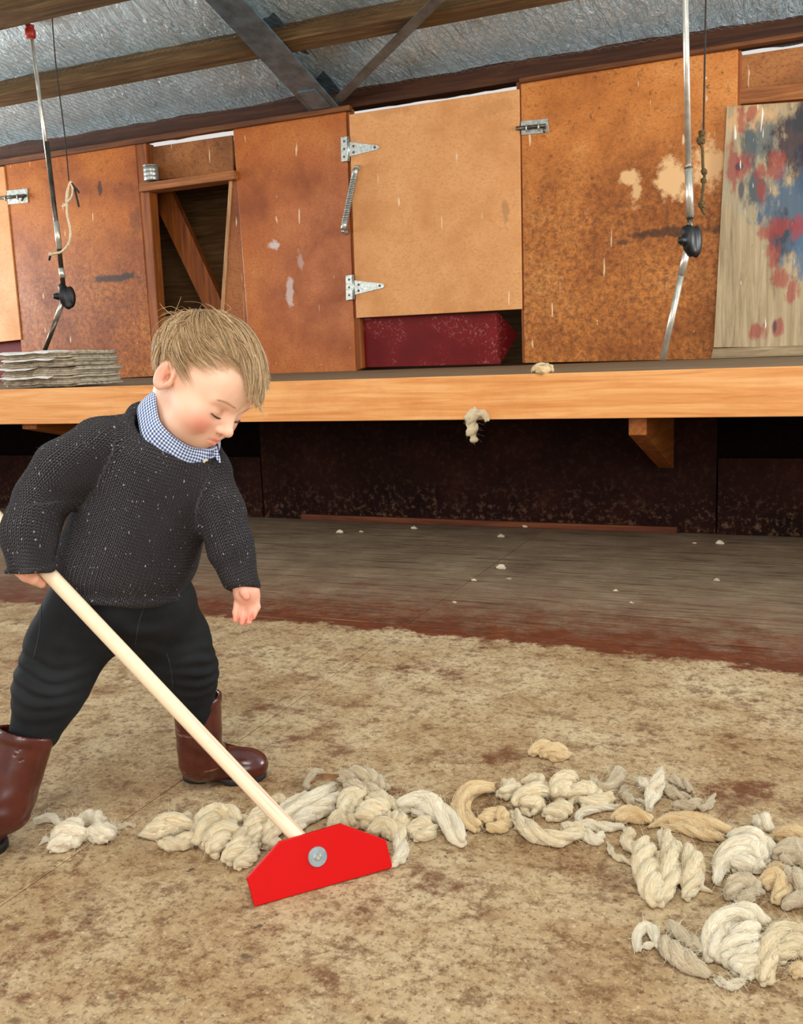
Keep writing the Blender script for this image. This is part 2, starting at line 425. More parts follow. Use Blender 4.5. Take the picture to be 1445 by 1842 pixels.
PSMALL = stained_board('stained_board_short', (158, 96, 46), (104, 60, 28), (190, 126, 68), .6, .5).m
PDOOR = stained_board('plain_door_board', (216, 152, 94), (196, 130, 74), (228, 168, 110), 0.0, .5, None, [sc(910, 380, 8, 20, (150, 110, 70), 3, .5), sc(700, 200, 60, 12, (176, 120, 70), 5, .35), sc(890, 195, 40, 14, (176, 120, 70), 6, .35)]).m
wall = empty('wall_back', (-2.5, YW, ZT), 'stained board pen wall behind the raised platform', None, None, 'structure')
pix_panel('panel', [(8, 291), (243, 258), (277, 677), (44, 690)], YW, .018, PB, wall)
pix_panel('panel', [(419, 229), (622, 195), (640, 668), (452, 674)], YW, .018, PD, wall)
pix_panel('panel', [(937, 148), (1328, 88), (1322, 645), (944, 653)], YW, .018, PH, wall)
pix_panel('panel', [(262, 266), (418, 243), (420, 310), (262, 326)], YW+.06, .018, PSMALL, wall)
pix_panel('panel', [(1330, 100), (2500, -73), (2500, 62), (1326, 172)], YW+.05, .018, PSMALL, wall)
pix_panel('panel', [(1300, 186), (2500, 83), (2500, 617), (1290, 645)], YW+.055, .018, PH, wall)
pix_panel('rail', [(250, 330), (421, 306), (421, 322), (250, 345)], YW-.05, .13, SHELF, wall)
pix_panel('rail', [(1324, 160), (2500, 60), (2500, 86), (1324, 188)], YW+.01, .04, SHELF, wall)
pix_panel('post', [(243, 258), (262, 257), (292, 676), (276, 677)], YW+.004, .09, POST, wall)
pix_panel('post', [(622, 195), (629, 193), (652, 662), (640, 668)], YW+.012, .07, POST, wall)
pix_panel('post', [(929, 148), (942, 146), (950, 653), (940, 653)], YW+.012, .07, POST, wall)
pix_panel('post', [(1322, 92), (1334, 90), (1326, 645), (1314, 645)], YW+.008, .09, POST, wall)
# jamb board that stands a little askew in the pen opening
pix_panel('jamb', [(414, 322), (426, 320), (470, 672), (392, 672)], YW+.004, .022, stained_board('jamb_board', (150, 82, 30), (112, 54, 16), (172, 104, 46), 0, .45).m, wall)
pix_panel('jamb_edge', [(412, 322), (418, 321), (396, 672), (389, 672)], YW-.002, .03, timber('pale_cut_edge', (168, 120, 76), (120, 76, 42), (200, 156, 110), axis=2), wall)
# header beam, thin trims
pix_panel('header_beam', [(-500, 330), (1900, -62), (1900, -6), (-500, 372)], YW+.07, .10, timber('dark_header_wood', (70, 36, 14), (40, 18, 6), (96, 54, 24)), wall)
pix_panel('trim_strip', [(-300, 334), (628, 188), (628, 198), (-300, 344)], YW-.03, .05, TRIMW, wall)
pix_panel('trim_strip', [(934, 140), (1700, 15), (1700, 24), (934, 149)], YW-.03, .05, TRIMW, wall)
# what lies behind the openings: a dim board-lined pen
PEN = timber('pen_lining', (112, 80, 46), (76, 48, 24), (140, 106, 66), axis=0)
pix_panel('pen_back', [(-420, 330), (1750, 130), (1750, 760), (-420, 760)], YW+.75, .03, PEN, wall)
box('pen_floor', (XL, YW-.0, ZT-.05), (XR, YW+.8, ZT-.012), PEN, wall)
box('pen_lid', (XL, YW+.10, 2.05), (XR, YW+.8, 2.08), PEN, wall)
# sloping timber inside the pen opening
a, b, c, d = onY(270, 348, YW+.25), onY(308, 344, YW+.25), onY(420, 590, YW+.25), onY(385, 590, YW+.25)
V, F = prism([a, b, c, d], (0, .05, 0)); mk('diagonal_brace', V, F, POST, wall)
# maroon chute boards below the doors
MAROON = M('maroon_chute_paint', .55, 0, .2); 
_n = MAROON.noise(scale=60, detail=6, rough=.75); _b = MAROON.noise(scale=5, detail=3)
MAROON.color(MAROON.mix(MAROON.math('MULTIPLY', MAROON.ramp(_n, [(.55, 0.0), (.66, .8)]), MAROON.ramp(_b, [(.46, 0.0), (.62, 1.0)])), MAROON.ramp(_b, [(.3, (96, 12, 12)), (.7, (120, 18, 16))]), (196, 150, 146)))
MAROON.bump(_n, .2, .002); MAROON = MAROON.m
ch = empty('chute_board', onY(770, 655, YW+.06), 'speckled maroon chute board below the large plain door', 'chute')
pix_panel('front', [(650, 572), (893, 562), (897, 655), (656, 661)], YW+.055, .012, MAROON, ch, .002)
p0, p1, p2 = onY(893, 562, YW+.055), onY(929, 601, YW+.20), onY(897, 655, YW+.055)
V, F = prism([p0, p1, p2], (.008, .012, 0)); mk('folded_corner', V, F, MAROON, ch)
ch2 = empty('chute_board', onY(10, 640, YW+.06), 'dark maroon chute board at the far left edge below a door', 'chute')
pix_panel('front', [(-230, 650), (42, 608), (46, 690), (-230, 720)], YW+.055, .012, MAROON, ch2, .002)

# ---- doors
METAL = plain('galvanised_steel', (176, 178, 170), .38, .75, .15, 60, .15)
DARKMETAL = plain('tarnished_steel', (92, 84, 72), .42, .8, .25, 80, .2)
door = empty('door_1', onY(640, 570, YW), 'plain tan board pen door with two strap hinges', None, None, 'structure')
pix_panel('door_panel', [(628, 206), (934, 160), (939, 556), (641, 572)], YW-.012, .018, PDOOR, door)
def hinge(cx, cy, par):
    h = pix_panel('hinge_leaf', [(cx-11, cy-21), (cx+2, cy-23), (cx+3, cy+21), (cx-10, cy+23)], YW-.018, .006, METAL, par, .001)
    s = pix_panel('hinge_strap', [(cx+3, cy-13), (cx+56, cy-7), (cx+59, cy-3), (cx+56, cy+1), (cx+3, cy+14)], YW-.018, .006, METAL, par, .001)
    k = [onY(cx+2.5, cy-22, YW-.02), onY(cx+3.5, cy+22, YW-.02)]
    mk('hinge_pin', *tubevf(k, .008, 10), METAL, s, True)
    for dx, dy in ((12, -5), (12, 6), (50, -3)):
        q = onY(cx+dx, cy+dy, YW-.019); mk('screw', *lathe(q, q+np.array([0, -1, 0]), [(0, .008), (.002, .007), (.003, .003)], 10), DARKMETAL, s)
    for dy in (-14, 0, 14):
        q = onY(cx-5, cy+dy, YW-.019); mk('screw', *lathe(q, q+np.array([0, -1, 0]), [(0, .007), (.002, .006), (.003, .003)], 10), DARKMETAL, h)
hinge(624, 268, door); hinge(633, 517, door)
door2 = empty('door_2', onY(0, 610, YW), 'pale tan board pen door cut off by the left edge', None, None, 'structure')
pix_panel('door_panel', [(-240, 326), (7, 299), (38, 611), (-230, 640)], YW-.010, .018, PDOOR, door2)
# door spring
sa, sb = onY(641, 300, YW-.05), onY(617, 416, YW-.05); t = np.linspace(0, 1, 420)
ax = (sb-sa)/np.linalg.norm(sb-sa); n1 = np.cross(ax, [0, 1, 0]); n1 /= np.linalg.norm(n1); n2 = np.cross(ax, n1)
hel = sa+(sb-sa)*(.1+.8*t)[:, None]+.017*(np.cos(t*2*math.pi*30)[:, None]*n1+np.sin(t*2*math.pi*30)[:, None]*n2)
spr = empty('door_spring', sb, 'coiled steel spring across the hinge side of the tan door', 'spring')
mk('coil', *tubevf(hel, .0042, 6), METAL, spr, True)
for q, s in ((sa, 1), (sb, -1)):
    V, F = merge([lathe(q+ax*s*.07, q, [(0, .019), (.05, .019), (.062, .012)], 14), lathe(q+np.array([0, .05, 0]), q, [(0, .02), (.004, .018), (.05, .010), (.062, .006)], 12)])
    mk('end_cap', V, F, METAL, spr, True)
def latch(px, py, label):
    e = empty('barrel_bolt', onY(px, py, YW), label, 'latch')
    pix_panel('back_plate', [(px-25, py-11), (px+24, py-16), (px+25, py+9), (px-24, py+14)], YW-.008, .008, METAL, e, .001)
    a, b = onY(px-33, py+2, YW-.022), onY(px+20, py-3, YW-.022)
    mk('bolt', *tubevf([a, b], .011, 10), DARKMETAL, e, True)
    k = onY(px+18, py-2, YW-.022); mk('knob', *tubevf([k, k+np.array([.004, -.03, -.035])], .008, 8), DARKMETAL, e, True)
    for dx in (-14, 8):
        q0 = onY(px+dx, py-.1*dx, YW-.022); ang = np.linspace(0, math.pi, 9)
        arc = [q0+np.array([0, -.014*math.sin(x), .017*math.cos(x)]) for x in ang]
        mk('guide', *tubevf(arc, .005, 6), METAL, e, True)
latch(962, 229, 'steel barrel bolt beside the top right corner of the large tan door')
latch(25, 355, 'steel barrel bolt on the stained panel at the left edge')

# ---- raised platform
FASC = timber('plywood_fascia', (230, 160, 94), (202, 126, 62), (246, 192, 130), 0, .5, .8)
DECK = timber('worn_deck', (116, 92, 66), (84, 62, 42), (150, 124, 92), 0, .75)
plat = empty('raised_platform', (-2.0, YF, 0), 'raised shearing platform with pale plywood front edge and dark boards underneath', 'platform')
box('deck', (XL, YF+.018, ZT-.03), (XR, YW, ZT-.001), DECK, plat, 0)
for (x0, x1) in ((-6.9, -4.5), (-4.5, -2.1), (-2.1, .3), (.3, 2.7)):
    box('fascia_board', (x0+.0005, YF-.004, ZB), (x1-.0005, YF+.018, ZT), FASC, plat, .003)
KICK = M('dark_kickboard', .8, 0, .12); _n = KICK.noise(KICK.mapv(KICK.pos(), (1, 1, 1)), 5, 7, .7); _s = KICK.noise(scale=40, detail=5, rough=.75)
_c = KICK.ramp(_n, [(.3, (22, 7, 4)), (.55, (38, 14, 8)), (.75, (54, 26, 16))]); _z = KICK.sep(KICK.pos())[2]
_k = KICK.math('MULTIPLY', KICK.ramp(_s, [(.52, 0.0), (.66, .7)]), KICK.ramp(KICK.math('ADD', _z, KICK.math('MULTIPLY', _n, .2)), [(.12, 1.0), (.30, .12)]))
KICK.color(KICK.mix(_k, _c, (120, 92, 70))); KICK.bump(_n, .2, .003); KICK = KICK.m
def kx(px, py): return onY(px, py, YK)[0]
k1, k2 = kx(472, 880), kx(1290, 900)
zb_ = onY(440, 822, YK)[2]
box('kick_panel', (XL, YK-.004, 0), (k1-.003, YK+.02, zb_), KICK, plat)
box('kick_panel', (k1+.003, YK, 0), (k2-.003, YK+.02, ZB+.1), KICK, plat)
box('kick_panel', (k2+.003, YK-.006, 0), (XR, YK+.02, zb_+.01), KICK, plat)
box('base_strip', (k1+.22, YK-.022, .0), (k2-.15, YK, .026), timber('base_strip_wood', (106, 52, 26), (70, 30, 14), (140, 80, 44)), plat)
BRK = timber('bracket_wood', (150, 84, 30), (110, 54, 16), (176, 110, 50), axis=1)
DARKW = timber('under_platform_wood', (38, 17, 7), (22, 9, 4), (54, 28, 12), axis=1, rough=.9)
def bracket(px0, px1, pyj, plow):
    A = onY(px0, pyj, YF+.05); B = onY(px1, pyj, YF+.05); L = onY(plow[0], plow[1], YK-.004)
    x0, x1 = A[0], B[0]
    prof = [(YF+.05, ZB+.12), (YF+.05, A[2]), (YK-.002, L[2]), (YK-.002, ZB+.12)]
    V = [(x0, y, z) for y, z in prof]; W2, F = prism(np.array(V), (x1-x0, 0, 0)); bevel(mk('bracket', W2, F, BRK, plat), .003)
bracket(1131, 1164, 783, (1222, 842))
bracket(40, 66, 772, (112, 800))
for px in (-300, 452, 830, 1322):
    q = onY(px, 790, YK+.04); box('joist', (q[0]-.04, YF+.10, ZB+.02), (q[0]+.04, YW-.1, ZT-.031), DARKW, plat)
box('under_back', (XL, YW-.3, -.02), (XR, YW-.26, ZT-.031), DARKW, plat, 0)
for x in (XL, XR-.03): box('under_end_blocker', (x, YF+.2, -.02), (x+.03, YW-.3, ZT-.031), DARKW, plat, 0)  # out of view, added to stop light leaking in under the deck

# ---- roof lining of foil, netting, purlins, steel
P0 = onY(300, 213, YW+.05); PITCHR = math.radians(16.5)
RN = np.array([0, math.sin(PITCHR), math.cos(PITCHR)])     # upward normal, roof climbs toward -Y
RD = np.array([0, -math.cos(PITCHR), math.sin(PITCHR)])    # up the slope
FOIL = M('crinkled_foil', .28, .40)
_p = FOIL.pos(); _w = FOIL.noise(FOIL.mapv(_p, (9, 2.4, 2.4), (0, 0, 0), (0, 0, .25)), 2.6, 6, .6, .8); _w2 = FOIL.noise(scale=34, detail=5, rough=.65, dist=.5)
FOIL.color(FOIL.ramp(_w, [(.3, (200, 224, 232)), (.7, (236, 250, 254))])); FOIL.bump(_w, 1.0, .05); FOIL.bump(_w2, .55, .012); FOIL = FOIL.m
nx, ny = 240, 90; L0, L1 = -.28, 6.3
gx = np.linspace(XL, XR, nx); gl = np.linspace(L0, L1, ny); GX, GL = np.meshgrid(gx, gl, indexing='ij')
q = np.stack([GX*3.1, GL*2.0, 0*GX], -1).reshape(-1, 3).astype(np.float32)
purl_s = []                                                 # slope distance of the purlins
for (px, py) in ((300, 138), (120, 28)):
    s = onplane(px, py, P0-RN*.11, RN); purl_s.append(float((s-P0)@RD))
sag = -.035*np.abs(np.sin((GL-.05)/max(.3, purl_s[0]-.0)*math.pi)).reshape(-1)*(GL.reshape(-1) > 0)
wrk = Noise(3, 3.0, 12)(q)*.012+Noise(5, 9.0, 14)(q)*.006
Vr = P0[None]*[0, 1, 1]+np.stack([GX.reshape(-1), 0*GX.reshape(-1), 0*GX.reshape(-1)], -1)+GL.reshape(-1)[:, None]*RD+(wrk+sag+.012)[:, None]*RN
I, J = np.meshgrid(np.arange(nx-1), np.arange(ny-1), indexing='ij'); b_ = (I*ny+J).reshape(-1)
ceil = mkfast('ceiling', Vr, np.stack([b_, b_+1, b_+ny+1, b_+ny], -1), FOIL, None, True, origin=P0)
tag(ceil, 'crinkled silver foil lining under the sloping roof', None, None, 'structure')
# roofing sheet above the foil keeps the daylight out
qa = [P0*[0, 1, 1]+np.array([x, 0, 0])+RD*l+RN*.05 for x, l in ((XL, L0), (XR, L0), (XR, L1), (XL, L1))]
V, F = prism(qa, RN*.02); mk('roof_sheet', V, F, plain('roof_iron', (120, 124, 126), .5, .6), ceil)
# chicken wire just below the foil
cell = .05; segs = []
a1 = np.array([1.0, 0, 0])*cell; hh = cell*math.sqrt(3)/2
for i in range(int((1.6-(-6.0))/(cell*1.0))):
    for j in range(int(1.05/hh)):
        x = -6.0+i*cell*1.0+(j % 2)*cell*.5; l = .02+j*hh*.98
        c0 = (x, l); top = (x, l+cell*.45); s1 = (x+cell*.5, l+hh*.98-cell*.05+.001); s0 = (x-cell*.5, l+hh*.98-cell*.05+.001)
        segs += [(c0, top), (top, s1), (top, s0)]
def rp(u, l, off): return P0*[0, 1, 1]+np.array([u, 0, 0])+RD*l-RN*off
paths = np.array([[rp(*s[0], .045), rp(*s[1], .045)] for s in segs])
Vn, Fn = many_tubes(paths, .0009, .0009, 3)
net = mkfast('wire_netting', Vn, Fn, plain('netting_wire', (120, 126, 128), .4, .8), ceil); tag(net, None, None, None, 'stuff')
PURL = timber('dusty_purlin_wood', (98, 72, 42), (62, 42, 22), (132, 104, 66), 0, .8)
plabels = ['dusty timber purlin above the tan pen door, nearest the wall', 'dusty timber purlin in the top left corner']
for s, lab in zip(purl_s, plabels):
    c0 = P0*[0, 1, 1]+RD*s
    prof = [c0-RN*.11, c0-RN*.11+RD*.12, c0-RN*.0+RD*.115, c0-RN*.0]
    V, F = prism([np.array([XL, 0, 0])+p for p in prof], (XR-XL, 0, 0))
    o = mk('roof_purlin', V, F, PURL, None, False, origin=c0+np.array([-3.0, 0, -.11])); bevel(o, .006); tag(o, lab, 'beam')
STEEL = plain('blue_grey_steel', (104, 120, 126), .42, .5, .18, 12, .1)
base = onY(585, 194, YW); base = base-RN*((base-P0)@RN+.135); base = base-RD*((base[1]-YW+.0)/RD[1]); up = RD
x0 = base[0]; raf = empty('steel_rafter', base, 'blue grey steel rafter rising from the pen wall toward the upper left', 'beam')
c0 = np.array([x0, base[1], base[2]])
def along(w0, w1, h0, h1, l0, l1):
    prof = [c0+np.array([w, 0, 0])+RN*h for w, h in ((w0, h0), (w1, h0), (w1, h1), (w0, h1))]
    return prism([p+up*l0 for p in prof], up*(l1-l0))
mk('bottom_flange', *along(-.10, .10, 0, .014, .0, 6), STEEL, raf)
mk('top_flange', *along(-.10, .10, .115, .129, .0, 6), STEEL, raf)
mk('web', *along(-.008, .008, .014, .115, .0, 6), STEEL, raf)
mk('cleat_plate', *along(-.06, .06, -.010, 0, .05, .25), STEEL, raf)
ba, bb = onY(603, 186, YW-.03), onplane(792, -4, P0-RN*.16, RN); bb = ba+(bb-ba)*1.9
bd = (bb-ba)/np.linalg.norm(bb-ba); bn = np.cross(bd, RN); bn /= np.linalg.norm(bn); bm = np.cross(bn, bd)
br = empty('roof_brace', ba, 'thin dark steel angle brace running up right from the rafter foot', 'beam')
def bplate(w0, w1, h0, h1):
    return prism([ba+bn*w+bm*h for w, h in ((w0, h0), (w1, h0), (w1, h1), (w0, h1))], bb-ba)
DST = plain('dark_brace_steel', (92, 98, 100), .4, .5, .2, 12, .1)
mk('flat_leg', *bplate(-.03, .03, 0, .006), DST, br); mk('upright_leg', *bplate(-.03, -.024, .006, .05), DST, br)

# ================================================================== THINGS ON AND ABOVE THE PLATFORM
YD = 4.55
CHROME = plain('worn_bright_steel', (212, 206, 192), .28, .7, .12, 20, .05)
DARKTUBE = plain('oily_dark_steel', (84, 76, 64), .32, .7, .3, 14, .1)
BLACKP = plain('black_rubber', (16, 15, 15), .45, 0, .2, 40, .15)
REDP = plain('red_plastic', (170, 34, 18), .4)
def to_roof(a, b, off=.03):
    d = a-b; return a+d*((-off-(a-P0)@RN)/(d@RN))
def px_tube(name, pts, rpx, mat, par, Y=YD, n=12):
    P = [onY(x, y, Y) for x, y in pts]; r = rpx*Y/1650
    if pts[0][1] < 0: P[0] = to_roof(P[0], P[1])
    return mk(name, *tubevf(P, r, n), mat, par, True)
def downtube(label, stem, upper, rings, joint, lower):
    e = empty('shearing_downtube', onY(*lower[-1], YD), label, 'downtube')
    if stem: px_tube('stem', stem, 6.5, BLACKP, e)
    for i, (a, b, rp, m) in enumerate(upper): px_tube('tube', [a, b], rp, m, e)
    for (x, y, rp, hp, m) in rings:
        a, b = onY(x, y-hp, YD), onY(x+.1*hp, y+hp, YD); L = np.linalg.norm(b-a); r = rp*YD/1650
        mk('collar', *lathe(a, b, [(0, r*.8), (L*.15, r), (L*.85, r), (L, r*.75)], 14), m, e, True)
    j = joint; c = onY(j[0], j[1], YD); s = YD/1650
    def f(P):
        d = elld(P, c, (j[2]*s*.75, .045, j[3]*s))
        d = smin(d, capd(P, onY(j[0]-6, j[1]-j[3]*.75, YD), onY(j[0]+6, j[1]+j[3]*.8, YD), .022, .020), .02)
        d = smin(d, elld(P, c+np.array([.025, .02, -.005]), (.028, .03, j[3]*s*1.05)), .008)
        return smin(d, capd(P, c+np.array([-.03, -.045, .0]), c+np.array([-.025, -.03, .0]), .018, .022), .008)
    V, F = surfnet(f, c-.14, c+.14, .004); mkfast('elbow_joint', V, F, BLACKP, e)
    for (a, b, rp, m) in lower[:-1]: px_tube('lower_tube', [a, b], rp, m, e)
    return e
downtube('steel shearing downtube with a red collar hanging at the left', [(47, -60), (54, 52)],
         [((56, 62), (92, 330), 4.2, CHROME), ((84, 255), (114, 515), 5.2, DARKTUBE), ((101, 398), (107, 448), 6.0, CHROME), ((110, 483), (113, 500), 6.2, CHROME)],
         [(54, 60, 11, 9, REDP), (53, 48, 9, 4, REDP)], (117, 533, 12, 22),
         [((114, 540), (101, 575), 5.6, CHROME), ((103, 570), (79, 634), 5.0, DARKTUBE), (79, 634)])
downtube('pale steel shearing downtube hanging in front of the right panel', None,
         [((1232, -60), (1239, 302), 5.0, CHROME), ((1239, 300), (1242, 392), 6.2, CHROME), ((1241, 388), (1243, 418), 4.6, DARKTUBE)],
         [(1239, 302, 6.6, 2, DARKTUBE), (1242, 391, 6.6, 2, DARKTUBE)], (1241, 433, 15, 24),
         [((1239, 440), (1225, 496), 6.0, CHROME), ((1227, 490), (1192, 648), 5.2, CHROME), (1192, 648)])
CORD = plain('dark_cord', (44, 36, 28), .8, 0, .3, 60, .3)
CREAM = plain('cream_rope', (226, 204, 168), .8, 0, .1, 80, .4)
OLIVE = plain('knotted_olive_twine', (82, 62, 26), .85, 0, .35, 60, .4)
YC = 4.42
def cpath(name, pts, rpx, mat, par, n=40):
    P = [onY(x, y, YC) for x, y in pts]
    if pts[0][1] < 0: P[0] = to_roof(P[0], P[1])
    return mk(name, *tubevf(spline(P, n), rpx*YC/1650, 8), mat, par, True)
def knot(x, y, rp, mat, par, k=0):
    c = onY(x, y, YC); s = rp*YC/1650; t = np.linspace(0, 2*math.pi, 60)
    P = c+s*.55*np.stack([np.sin(t)+2*np.sin(2*t), np.cos(t)-2*np.cos(2*t), -np.sin(3*t)*1.3], -1)*[.5, .5, .9]
    return mk('knot', *tubevf(P, s*.42, 8), mat, par, True)
e = empty('pull_cord', onY(92, 465, YC), 'thin dark pull cord ending in a looped cream rope at left', 'cord')
cpath('cord', [(88, -40), (101, 120), (116, 240), (124, 325)], 1.3, CORD, e)
cpath('rope_end', [(128, 326), (121, 345), (119, 368), (113, 371), (121, 365), (130, 352), (131, 338), (126, 330), (122, 352), (121, 385), (127, 415), (124, 437), (112, 452), (98, 456), (90, 457)], 2.6, CREAM, e, 110)
cpath('cord_tail', [(129, 330), (142, 346), (135, 340), (142, 372)], 2.2, CORD, e); knot(91, 457, 4, CREAM, e); cpath('rope_tip', [(91, 458), (88, 468)], 2.6, BLACKP, e, 4)
e = empty('knotted_cord', onY(1265, 385, YC), 'hanging dark cord with several knots at right', 'cord')
cpath('cord', [(1271, -40), (1268, 120), (1266, 236)], 1.5, CORD, e)
cpath('twine', [(1265, 236), (1259, 250), (1264, 270), (1265, 300), (1268, 312), (1266, 330), (1264, 350), (1262, 372), (1269, 386)], 2.4, OLIVE, e)
for x, y, r in ((1263, 240, 5), (1261, 253, 6), (1267, 309, 4.5), (1266, 325, 4.2), (1263, 368, 5.5)): knot(x, y, r, OLIVE, e)

# tin can on the rail
q = onY(273, 325.5, YW-.015); can = empty('tin_can', q, 'dull tin can standing on the rail above the pen opening', 'can'); r = 15*YW/1650; h = .098
mk('can_body', *lathe(q, q+UH, [(0, r*.97), (.002, r), (h*.3, r), (h*.32, r*.975), (h*.36, r), (h*.6, r), (h*.62, r*.975), (h*.66, r), (h-.004, r)], 28), METAL, can, True)
mk('rim', *tubevf([q+UH*h+r*np.array([math.cos(t), math.sin(t), 0]) for t in np.linspace(0, 2*math.pi, 29)], .003, 6, False), METAL, can, True)

# painted plywood sheet leaning at the right
def graffiti():
    m = M('paint_smeared_plywood', .6); p = m.pos()
    n = m.noise(m.mapv(p, (22, 22, 1.4)), 1.6, 7, .7, .5)
    c = m.ramp(n, [(.3, (120, 98, 68)), (.5, (164, 140, 104)), (.75, (194, 172, 136))])
    def blob(px, py, rx, ry, col, amt, seed, wob=2.6):
        nonlocal c
        X, Z = wxz(px, py); rx *= 1.12*YW/1650; ry *= 1.12*YW/1650
        L = m.n.new('ShaderNodeVectorMath'); L.operation = 'LENGTH'; m.l(m.mapv(p, (1/rx, 0, 1/ry), (-X/rx, 0, -Z/ry)), L.inputs[0])
        d = m.math('ADD', L.outputs['Value'], m.math('MULTIPLY', m.math('SUBTRACT', m.noise(m.mapv(p, (1.6, 1, .8), (seed, 0, 0)), 11, 6, .65), .5), wob))
        c = m.mix(m.ramp(d, [(.55, amt), (1.05, 0.0)]), c, col)
    blob(1350, 215, 40, 22, (206, 160, 110), .8, 1); blob(1345, 330, 40, 60, (150, 142, 116), .5, 2)
    blob(1350, 262, 14, 40, (48, 70, 76), .85, 3); blob(1362, 340, 18, 34, (40, 60, 72), .85, 4); blob(1380, 250, 20, 30, (60, 84, 92), .7, 14)
    blob(1440, 250, 44, 52, (44, 24, 34), .92, 5); blob(1462, 300, 34, 40, (36, 22, 40), .9, 15); blob(1448, 218, 26, 18, (30, 38, 46), .85, 16)
    blob(1425, 385, 46, 62, (52, 82, 104), .9, 6); blob(1410, 432, 24, 36, (34, 40, 48), .85, 7); blob(1455, 440, 36, 46, (58, 92, 120), .85, 17)
    for i, (x, y, rx, ry) in enumerate(((1333, 218, 7, 22), (1356, 204, 8, 12), (1340, 300, 12, 18), (1384, 312, 22, 14), (1372, 345, 9, 18), (1399, 290, 10, 14), (1318, 300, 8, 30), (1392, 460, 10, 22), (1414, 405, 30, 12),
                                        (1380, 420, 12, 12), (1362, 595, 14, 10), (1402, 588, 9, 12), (1405, 500, 12, 14), (1425, 530, 10, 20), (1435, 420, 10, 12))): blob(x, y, rx*1.1, ry*1.1, (146, 44, 34), .7, 20+i, 3.2)
    for i, (x, y, rx, ry) in enumerate(((1331, 302, 7, 7), (1395, 588, 3, 12), (1335, 345, 5, 18))): blob(x, y, rx, ry, (50, 42, 60), .8, 50+i, .8)
    dr = m.noise(m.mapv(p, (40, 1, 5), (3, 0, 1)), 1.0, 2, .5); c = m.mix(m.ramp(dr, [(.70, 0.0), (.73, .9)]), c, (232, 226, 214))
    m.color(c); m.bump(n, .3, .003); return m.m
pb = empty('painted_plywood_sheet', onY(1400, 640, YW-.05), 'weathered plywood sheet smeared with blue, red and black paint at right', 'board')
GR = graffiti(); GREYPLY = timber('grey_ply_batten', (150, 128, 96), (110, 88, 60), (184, 164, 130))
P = [onY(1308, 191, YW-.03), onY(1690, 168, YW-.03), onY(1690, 622, YW-.07), onY(1284, 625, YW-.07)]
V, F = prism(P, (0, .016, 0)); bevel(mk('sheet', V, F, GR, pb), .002)
P = [onY(1283, 623, YW-.09), onY(1690, 622, YW-.09), onY(1690, 642, YW-.09), onY(1279, 641, YW-.09)]; P[2][2] = P[3][2] = ZT+.001; P[0][2] = P[1][2] = ZT+.055
V, F = prism(P, (0, .05, 0)); bevel(mk('bottom_batten', V, F, GREYPLY, pb), .002)

